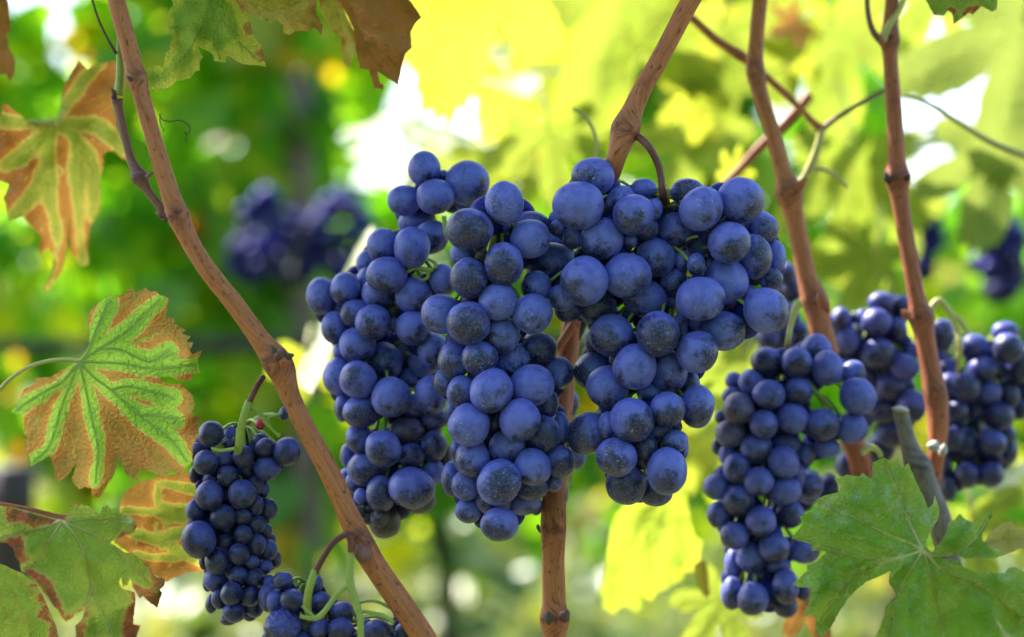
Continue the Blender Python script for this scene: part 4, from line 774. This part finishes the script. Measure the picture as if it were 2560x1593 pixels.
L6o = [(380, 285), (420, 170), (440, 40), (500, -60), (540, -130), (600, -70), (640, -110), (720, -120), (800, -130), (870, -40), (865, 50), (790, 180), (800, 330), (850, 430), (900, 560), (840, 540), (790, 490), (740, 490), (705, 520), (712, 580), (690, 700), (692, 850), (670, 930), (620, 1000), (605, 1090), (606, 1270), (560, 1285), (490, 1190), (482, 1090), (474, 930), (462, 1150), (425, 1320), (330, 1455), (298, 1435), (345, 1350), (370, 1240), (340, 1160), (280, 1195), (265, 1150), (280, 1070), (215, 1010), (155, 935), (60, 972), (38, 880), (18, 810), (60, 720), (0, 700), (-70, 650), (-70, 300), (0, 285), (15, 165), (60, 170), (140, 240), (200, 290), (300, 300)]
L6v = [[(370, 295), (480, 130), (580, 0), (700, -110)], [(370, 295), (560, 300), (700, 330), (840, 480)], [(370, 295), (520, 420), (530, 700), (540, 950), (560, 1260)], [(370, 295), (340, 420), (330, 620), (360, 850), (400, 1100), (340, 1430)], [(370, 295), (200, 480), (40, 590)], [(330, 620), (220, 800), (100, 930)], [(370, 295), (200, 290), (-60, 270)], [(520, 420), (640, 600), (640, 950)]]
traced_leaf('blurred hanging leaf with curled yellow and orange lobes, upper left', L6z, L6o, L6v, .70, MOTTLEB, size=420, seed=16, spacing=8, wave=.026, puck=.004, curl=.006, tilt=(.00012, .00008), petiole=[(-80, 265, 12), (100, 285, 14), (370, 295, 16)], pmat=YSTEM)
traced_leaf('blurred rust brown leaf hanging at the top left edge', Z5, [(-100, -60), (50, -60), (60, 20), (65, 100), (78, 230), (45, 235), (60, 330), (105, 430), (100, 520), (70, 572), (45, 515), (0, 520), (-100, 560)], [[(-60, -60), (20, 250), (60, 560)], [(0, 150), (60, 230)]], .70, BROWNL, seed=17, spacing=8, wave=.008)
L8o = [(1180, -90), (1212, 30), (1165, 108), (1168, 180), (1215, 272), (1195, 290), (1190, 345), (1160, 372), (1140, 470), (1100, 455), (1030, 478), (1020, 530), (1000, 590), (1060, 622), (1110, 628), (1190, 612), (1230, 570), (1330, 552), (1370, 500), (1402, 492), (1398, 430), (1422, 402), (1400, 360), (1380, 320), (1440, 350), (1490, 380), (1500, 430), (1580, 437), (1588, 390), (1620, 405), (1700, 452), (1780, 455), (1862, 468), (1835, 330), (1800, 290), (1770, 240), (1740, 130), (1700, 70), (1660, 0), (1640, -90)]
L8v = [[(1500, -80), (1450, 80), (1400, 220), (1290, 400), (1060, 560)], [(1500, -80), (1560, 120), (1640, 260), (1830, 440)], [(1400, 220), (1300, 200), (1190, 190)], [(1560, 120), (1500, 260), (1540, 420)]]
traced_leaf('sharp green and yellow leaf with rusty lobes at the top beside the long cane', Z5, L8o, L8v, .622, GREENY, size=330, seed=18, spacing=6, wave=.010, puck=.003, veinmat=None, dents=[(1240, 200, 30, -.01), (1060, 560, 40, -.008)])
traced_leaf('ragged yellow and rust leaf lobe at the top edge beside the green and yellow leaf', Z5, [(1560, -90), (1600, 10), (1700, 68), (1800, 130), (1910, 165), (1925, 130), (1985, 175), (1975, 235), (2030, 245), (2070, 215), (2150, 222), (2200, 190), (2250, 245), (2262, 180), (2210, 90), (2225, 0), (2200, -90)], [[(1560, -80), (1750, 20), (1980, 100), (2220, 200)], [(1750, 20), (1830, 100), (1910, 160)], [(1900, 70), (2040, 40), (2200, -60)], [(1980, 100), (2050, 180)]], .626, YORANGE, size=260, seed=27, spacing=6, wave=.012, puck=.003, dents=[(2150, 200, 40, .008), (1900, 160, 30, -.006)])
L9o = [(370, -90), (385, 20), (420, 90), (465, 180), (480, 330), (505, 430), (560, 440), (595, 556), (650, 566), (655, 540), (630, 520), (615, 450), (690, 500), (745, 538), (760, 470), (775, 390), (790, 340), (832, 300), (825, 200), (860, 140), (892, 110), (860, 60), (800, -20), (760, -90)]
traced_leaf('soft brown dry leaf hanging from the top edge left of the yellow leaves', R4, L9o, [[(400, -80), (520, 250), (640, 440)], [(460, 100), (620, 180), (820, 250)], [(520, 250), (650, 330), (760, 440)], [(430, 0), (620, -30)]], .668, BROWNL, seed=19, spacing=7, wave=.010, puck=.003)
traced_leaf('narrow green and rust leaf beside the brown dry leaf at the top', R4, [(235, -90), (250, 60), (290, 130), (345, 215), (378, 210), (385, 290), (400, 400), (430, 432), (460, 375), (482, 300), (470, 200), (420, 100), (385, 20), (360, -90)], [[(300, -80), (380, 150), (430, 400)], [(330, 20), (280, 100)]], .676, YORANGE, seed=20, spacing=7, wave=.008)
# sunlit leaf under the right bunch, R5
L10o = [(1330, 280), (1345, 480), (1370, 640), (1400, 730), (1460, 780), (1440, 860), (1445, 930), (1385, 1010), (1330, 1010), (1300, 1070), (1230, 1100), (1180, 1140), (1120, 1160), (1070, 1230), (1030, 1220), (985, 1180), (1000, 1260), (960, 1325), (920, 1310), (880, 1260), (820, 1290), (765, 1345), (740, 1300), (700, 1300), (690, 1200), (665, 1170), (700, 1080), (720, 950), (740, 780), (780, 590), (850, 510), (1000, 380), (1180, 250)]
traced_leaf('sunlit yellow-green leaf hanging below the right-hand big bunch', R5, L10o, [[(1300, 260), (1120, 600), (1000, 900), (930, 1300)], [(1300, 260), (1250, 700), (1200, 1100)], [(1300, 260), (960, 600), (760, 950), (700, 1250)], [(1300, 260), (1330, 600), (1420, 850)]], .77, SUNL, size=330, seed=22, spacing=8, wave=.008, tilt=(0, .00016))
traced_leaf('small curled orange and cream leaf tip below the sunlit leaf', R5, [(1450, 920), (1490, 940), (1510, 1080), (1520, 1190), (1480, 1210), (1440, 1150), (1400, 1030), (1390, 960)], [[(1430, 930), (1460, 1050), (1500, 1200)]], .765, YORANGE, seed=23, spacing=7, wave=.004)
traced_leaf('green leaf with crimson edge in the top right corner', R3, [(1700, -60), (1740, 20), (1765, 70), (1815, 75), (1830, 50), (1850, 60), (1860, 115), (1895, 90), (1930, 60), (1950, 70), (1990, 30), (2040, 55), (2062, 45), (2070, -20), (2080, -60)], [[(1890, -60), (1870, 100)], [(1950, -60), (2040, 50)], [(1830, -60), (1770, 60)]], .66, GREENO, size=170, seed=24, spacing=7, wave=.006)
# two white-lit leaf edges
traced_leaf('white sunlit leaf edge showing left of the tall bunch', FULL, [(930, 560), (960, 640), (900, 700), (850, 800), (820, 900), (780, 985), (742, 960), (740, 930), (760, 890), (790, 850), (800, 790), (850, 700), (890, 620)], [[(930, 560), (830, 800), (760, 960)]], .86, PALEG, seed=26, spacing=9, wave=.004, tilt=(-.0001, -.00025))

# ------------------------------------------------------------------ backlit leaves behind (free placement)
UPB = (0, -.55, -.8)
ML = [ # px, py, Y, size, normal, tip, mat, variant, label
 (1180, -90, .87, 400, (0.35, -.9, -0.14), (-.05, -.1, -1), SUNY, 1, 'glowing yellow leaf at the top centre, left of the speckled cane'),
 (1560, -40, .98, 430, (0.15, -.9, -0.17), (-.25, -.1, -1), SUNG, 0, 'big backlit yellow-green leaf behind the speckled cane'),
 (1290, -60, 1.30, 440, (.3, -.9, -.1), (.08, -.1, -1), SUNY, 5, 'wide glowing yellow leaf at the top, centre of the bright patch'),
 (1350, -90, 1.12, 380, (0.45, -.9, -0.08), (.05, -.1, -1), SUNY, 2, 'bright yellow leaf at the top edge behind the speckled cane'),
 (1090, 10, 1.2, 190, (0.45, -.9, -0.14), (-.3, 0, -1), SUNY, 3, 'glowing yellow leaf beside the brown dry leaf at the top'),
 (1800, 60, 1.03, 330, (0.45, -.9, -0.14), (-.2, 0, -1), SUNG, 3, 'backlit green leaf between the speckled cane and the next cane'),
 (2080, 60, 1.06, 330, (0.05, -.9, -0.2), (.1, 0, -1), SUNG, 4, 'backlit green leaf at the top between the two right canes'),
 (1760, 330, 1.06, 240, (0.25, -.9, -0.14), (-.4, 0, -1), SUNG, 1, 'blurred green leaf just above the right bunch'),
 (2120, 420, 1.04, 310, (0.35, -.9, -0.2), (.05, 0, -1), SUNG, 2, 'broad blurred green leaf between the right canes, above the dark bunch'),
 (2230, 480, 1.07, 250, (0.15, -.9, -0.2), (-.6, 0, -.8), SUNG, 5, 'blurred green leaf behind the sunlit strip of the cane'),
 (2560, 60, .92, 420, (-0.05, -.9, -0.2), (-.1, 0, -1), SHADEG, 0, 'large dull green leaf at the upper right edge'),
 (2480, 380, .96, 260, (-0.05, -.9, -0.2), (-.1, 0, -1), SHADEG, 3, 'hanging green leaf at the right edge under the white gap'),
 (2330, -50, 1.1, 250, (0.35, -.9, -0.2), (-.3, 0, -1), SUNG, 4, 'backlit leaf in the top right, left of the white gap'),
 (1980, 150, 1.02, 150, (0.55, -.9, -0.08), (.7, 0, .5), SUNY, 1, 'small bright yellow leaf between the two right canes'),
 (1740, 220, 1.0, 150, (0.45, -.9, -0.08), (.3, 0, -1), SUNY, 5, 'small bright yellow leaf left of the second cane'),
 (1990, 60, 1.0, 90, (.2, -.8, .3), (-.8, 0, -.5), BROWNL, 2, 'small rust brown leaf at the top between the right canes'),
 (2010, 640, .99, 80, (0.45, -.9, -0.14), (.5, 0, -.5), SUNY, 0, 'tiny glowing yellow leaf right of the second cane'),
 (1370, 330, .97, 200, (0.35, -.9, -0.14), (.2, 0, -1), SUNG, 2, 'bright green leaf behind the top of the right bunch'),
 (1280, 210, 1.1, 160, (-.1, -.3, .9), (.3, -.7, -.6), PALEG, 3, 'white overexposed leaf below the glowing yellow leaf'),
 (1000, 300, 1.15, 190, (-.1, -.45, .9), (-.5, -.5, -.6), PALEG, 1, 'white overexposed leaf above the tall bunch'),
 (1110, 330, 1.2, 170, (.2, -.4, .9), (.1, -.6, -.7), PALEG, 4, 'pale overexposed leaf between tall and middle bunches'),
 (1060, 440, 1.2, 140, (.1, -.5, .8), (-.3, -.5, -.7), PALEG, 0, 'pale leaf blurred behind the top grapes of the tall bunch'),
 (1230, 390, 1.15, 170, (0.15, -.9, -0.08), (.3, 0, -1), SUNG, 5, 'pale green blurred leaf between the middle and right bunches'),
 (1330, 430, 1.1, 130, (0.35, -.9, -0.08), (-.3, 0, -1), SUNG, 1, 'small bright green blurred leaf left of the right bunch'),
 (1120, 420, 1.3, 150, (0.35, -.9, -0.08), (-.5, 0, -1), SUNG, 2, 'pale green blurred leaf above the middle bunch'),
 (1235, 130, 1.25, 110, (.1, -.45, .9), (.1, -.6, -.7), PALEG, 2, 'small white glaring leaf among the yellow leaves at the top centre'),
 (2400, 180, 1.05, 190, (0, -.4, .9), (-.4, -.5, -.8), PALEG, 2, 'white overexposed leaf in the gap at upper right'),
 (2380, 330, 1.05, 170, (.1, -.4, .9), (.1, -.6, -.8), PALEG, 5, 'white overexposed leaf in the lower gap at upper right'),
 (1820, 440, .84, 90, (0.65, -.9, -0.14), (.5, 0, .9), SUNY, 3, 'bright feathered leaf tip standing above the right bunch'),
 (1850, 900, .86, 230, (0.45, -.9, -0.2), (-.3, 0, -1), SUNG, 1, 'blurred green leaf between the right bunch and the long soft bunch'),
 (1760, 1090, 1.0, 150, (0.45, -.9, 0.04), (0, -.5, -.8), SUNY, 4, 'glaring yellow leaf left of the long soft bunch'),
 (1800, 1500, .84, 170, (0.25, -.9, -0.02), (-.5, -.1, -.7), SUNG, 2, 'blurred pale green leaf at the bottom beside the long bunch'),
 (2430, 1300, .86, 220, (0.15, -.9, -0.08), (.2, 0, -1), SUNG, 0, 'blurred green leaf under the dark bunch at the right edge'),
 (2530, 1180, .95, 170, (-.2, -.4, .9), (-.2, -.4, -.8), PALEG, 3, 'pale sunlit leaf at the right edge under the dark bunch'),
 (760, 900, 1.0, 120, (0.25, -.9, -0.08), (-.2, 0, -1), SUNY, 2, 'small blurred yellow leaf left of the tall bunch'),
 (2180, 640, 1.0, 200, (0.25, -.9, -0.14), (-.3, 0, -1), SUNG, 4, 'blurred light green leaf just above the dark bunch on the right'),
 (2010, 1500, .72, 120, (.1, -.8, .4), (.4, 0, -.8), BROWNL, 1, 'dark red leaf glimpsed under the big green leaf'),
]
for (px, py, Y, s, n, u, m, v, lab) in ML: place_leaf(lab, px, py, Y, s, n, u, m, v)

# ------------------------------------------------------------------ canopy of the near row above the frame: unseen leaves set along sun rays to shade the bunches
rg = random.Random(77); its = []
gaps = [(P(*R3(1600, 1040), .705), .016), (P(*R3(1070, 570), .80), .016), (P(*R3(940, 690), .80), .010), (P(*R3(700, 150), .745), .010), (P(*R1(1480, 880), .705), .010), (P(*L6z(630, 650), .70), .0), (P(*L6z(600, 950), .70), .0), (P(*L6z(100, 820), .70), .0), (P(*L6z(430, 1150), .70), -.012)]  # openings cut in the added canopy so sun reaches these spots
gaps += [(P(x, y, Y), r) for x, y, Y, r in ((1215, 60, .93, .07), (1560, 100, .9, .08), (1420, 60, 1.0, .06), (1450, 250, .9, .05), (1800, 180, .95, .06), (2080, 200, .93, .06), (2540, 200, .92, .06), (1130, 150, .93, .05), (790, 900, .8, .03), (860, 720, .83, .03), (2010, 875, .68, .0))]
def clear(p):
    for q, r in gaps:
        d = p-q; d = d-SDIR*d.dot(SDIR)
        if d.length < r+.033: return False
    return True
for i in range(1900):
    px = rg.uniform(-250, 2800); py = rg.uniform(-120, 1700); Y = rg.uniform(.56, .76); p = P(px, py, Y)
    if p.z-SDIR.z/SDIR.y*(p.y-.62) < .50: continue
    a, b = SDIR.z-.19*SDIR.y, CZ+.187*p.y*1.06+.055-p.z
    t0 = max(.06, b/a); q = p+SDIR*(t0+rg.random()*.16)
    if q.z > 1.25 or not clear(q): continue
    n = (SDIR+Vector((rg.gauss(0, .5), rg.gauss(0, .5), rg.gauss(0, .4)))).normalized(); u = Vector((rg.gauss(0, .6), rg.gauss(0, .6), -.5)); l = rg.uniform(.05, .085)
    its.append((q-u.normalized()*l*.5, n, u, l, l*1.05, min(1, max(0, rg.gauss(.5, .22)))))
cn = link('shade_canopy', cards('shade_canopy', its, ROWM), None); cn['kind'] = 'stuff'; cn['label'] = 'unseen leafy top of the near vine row, added to shade the bunches'
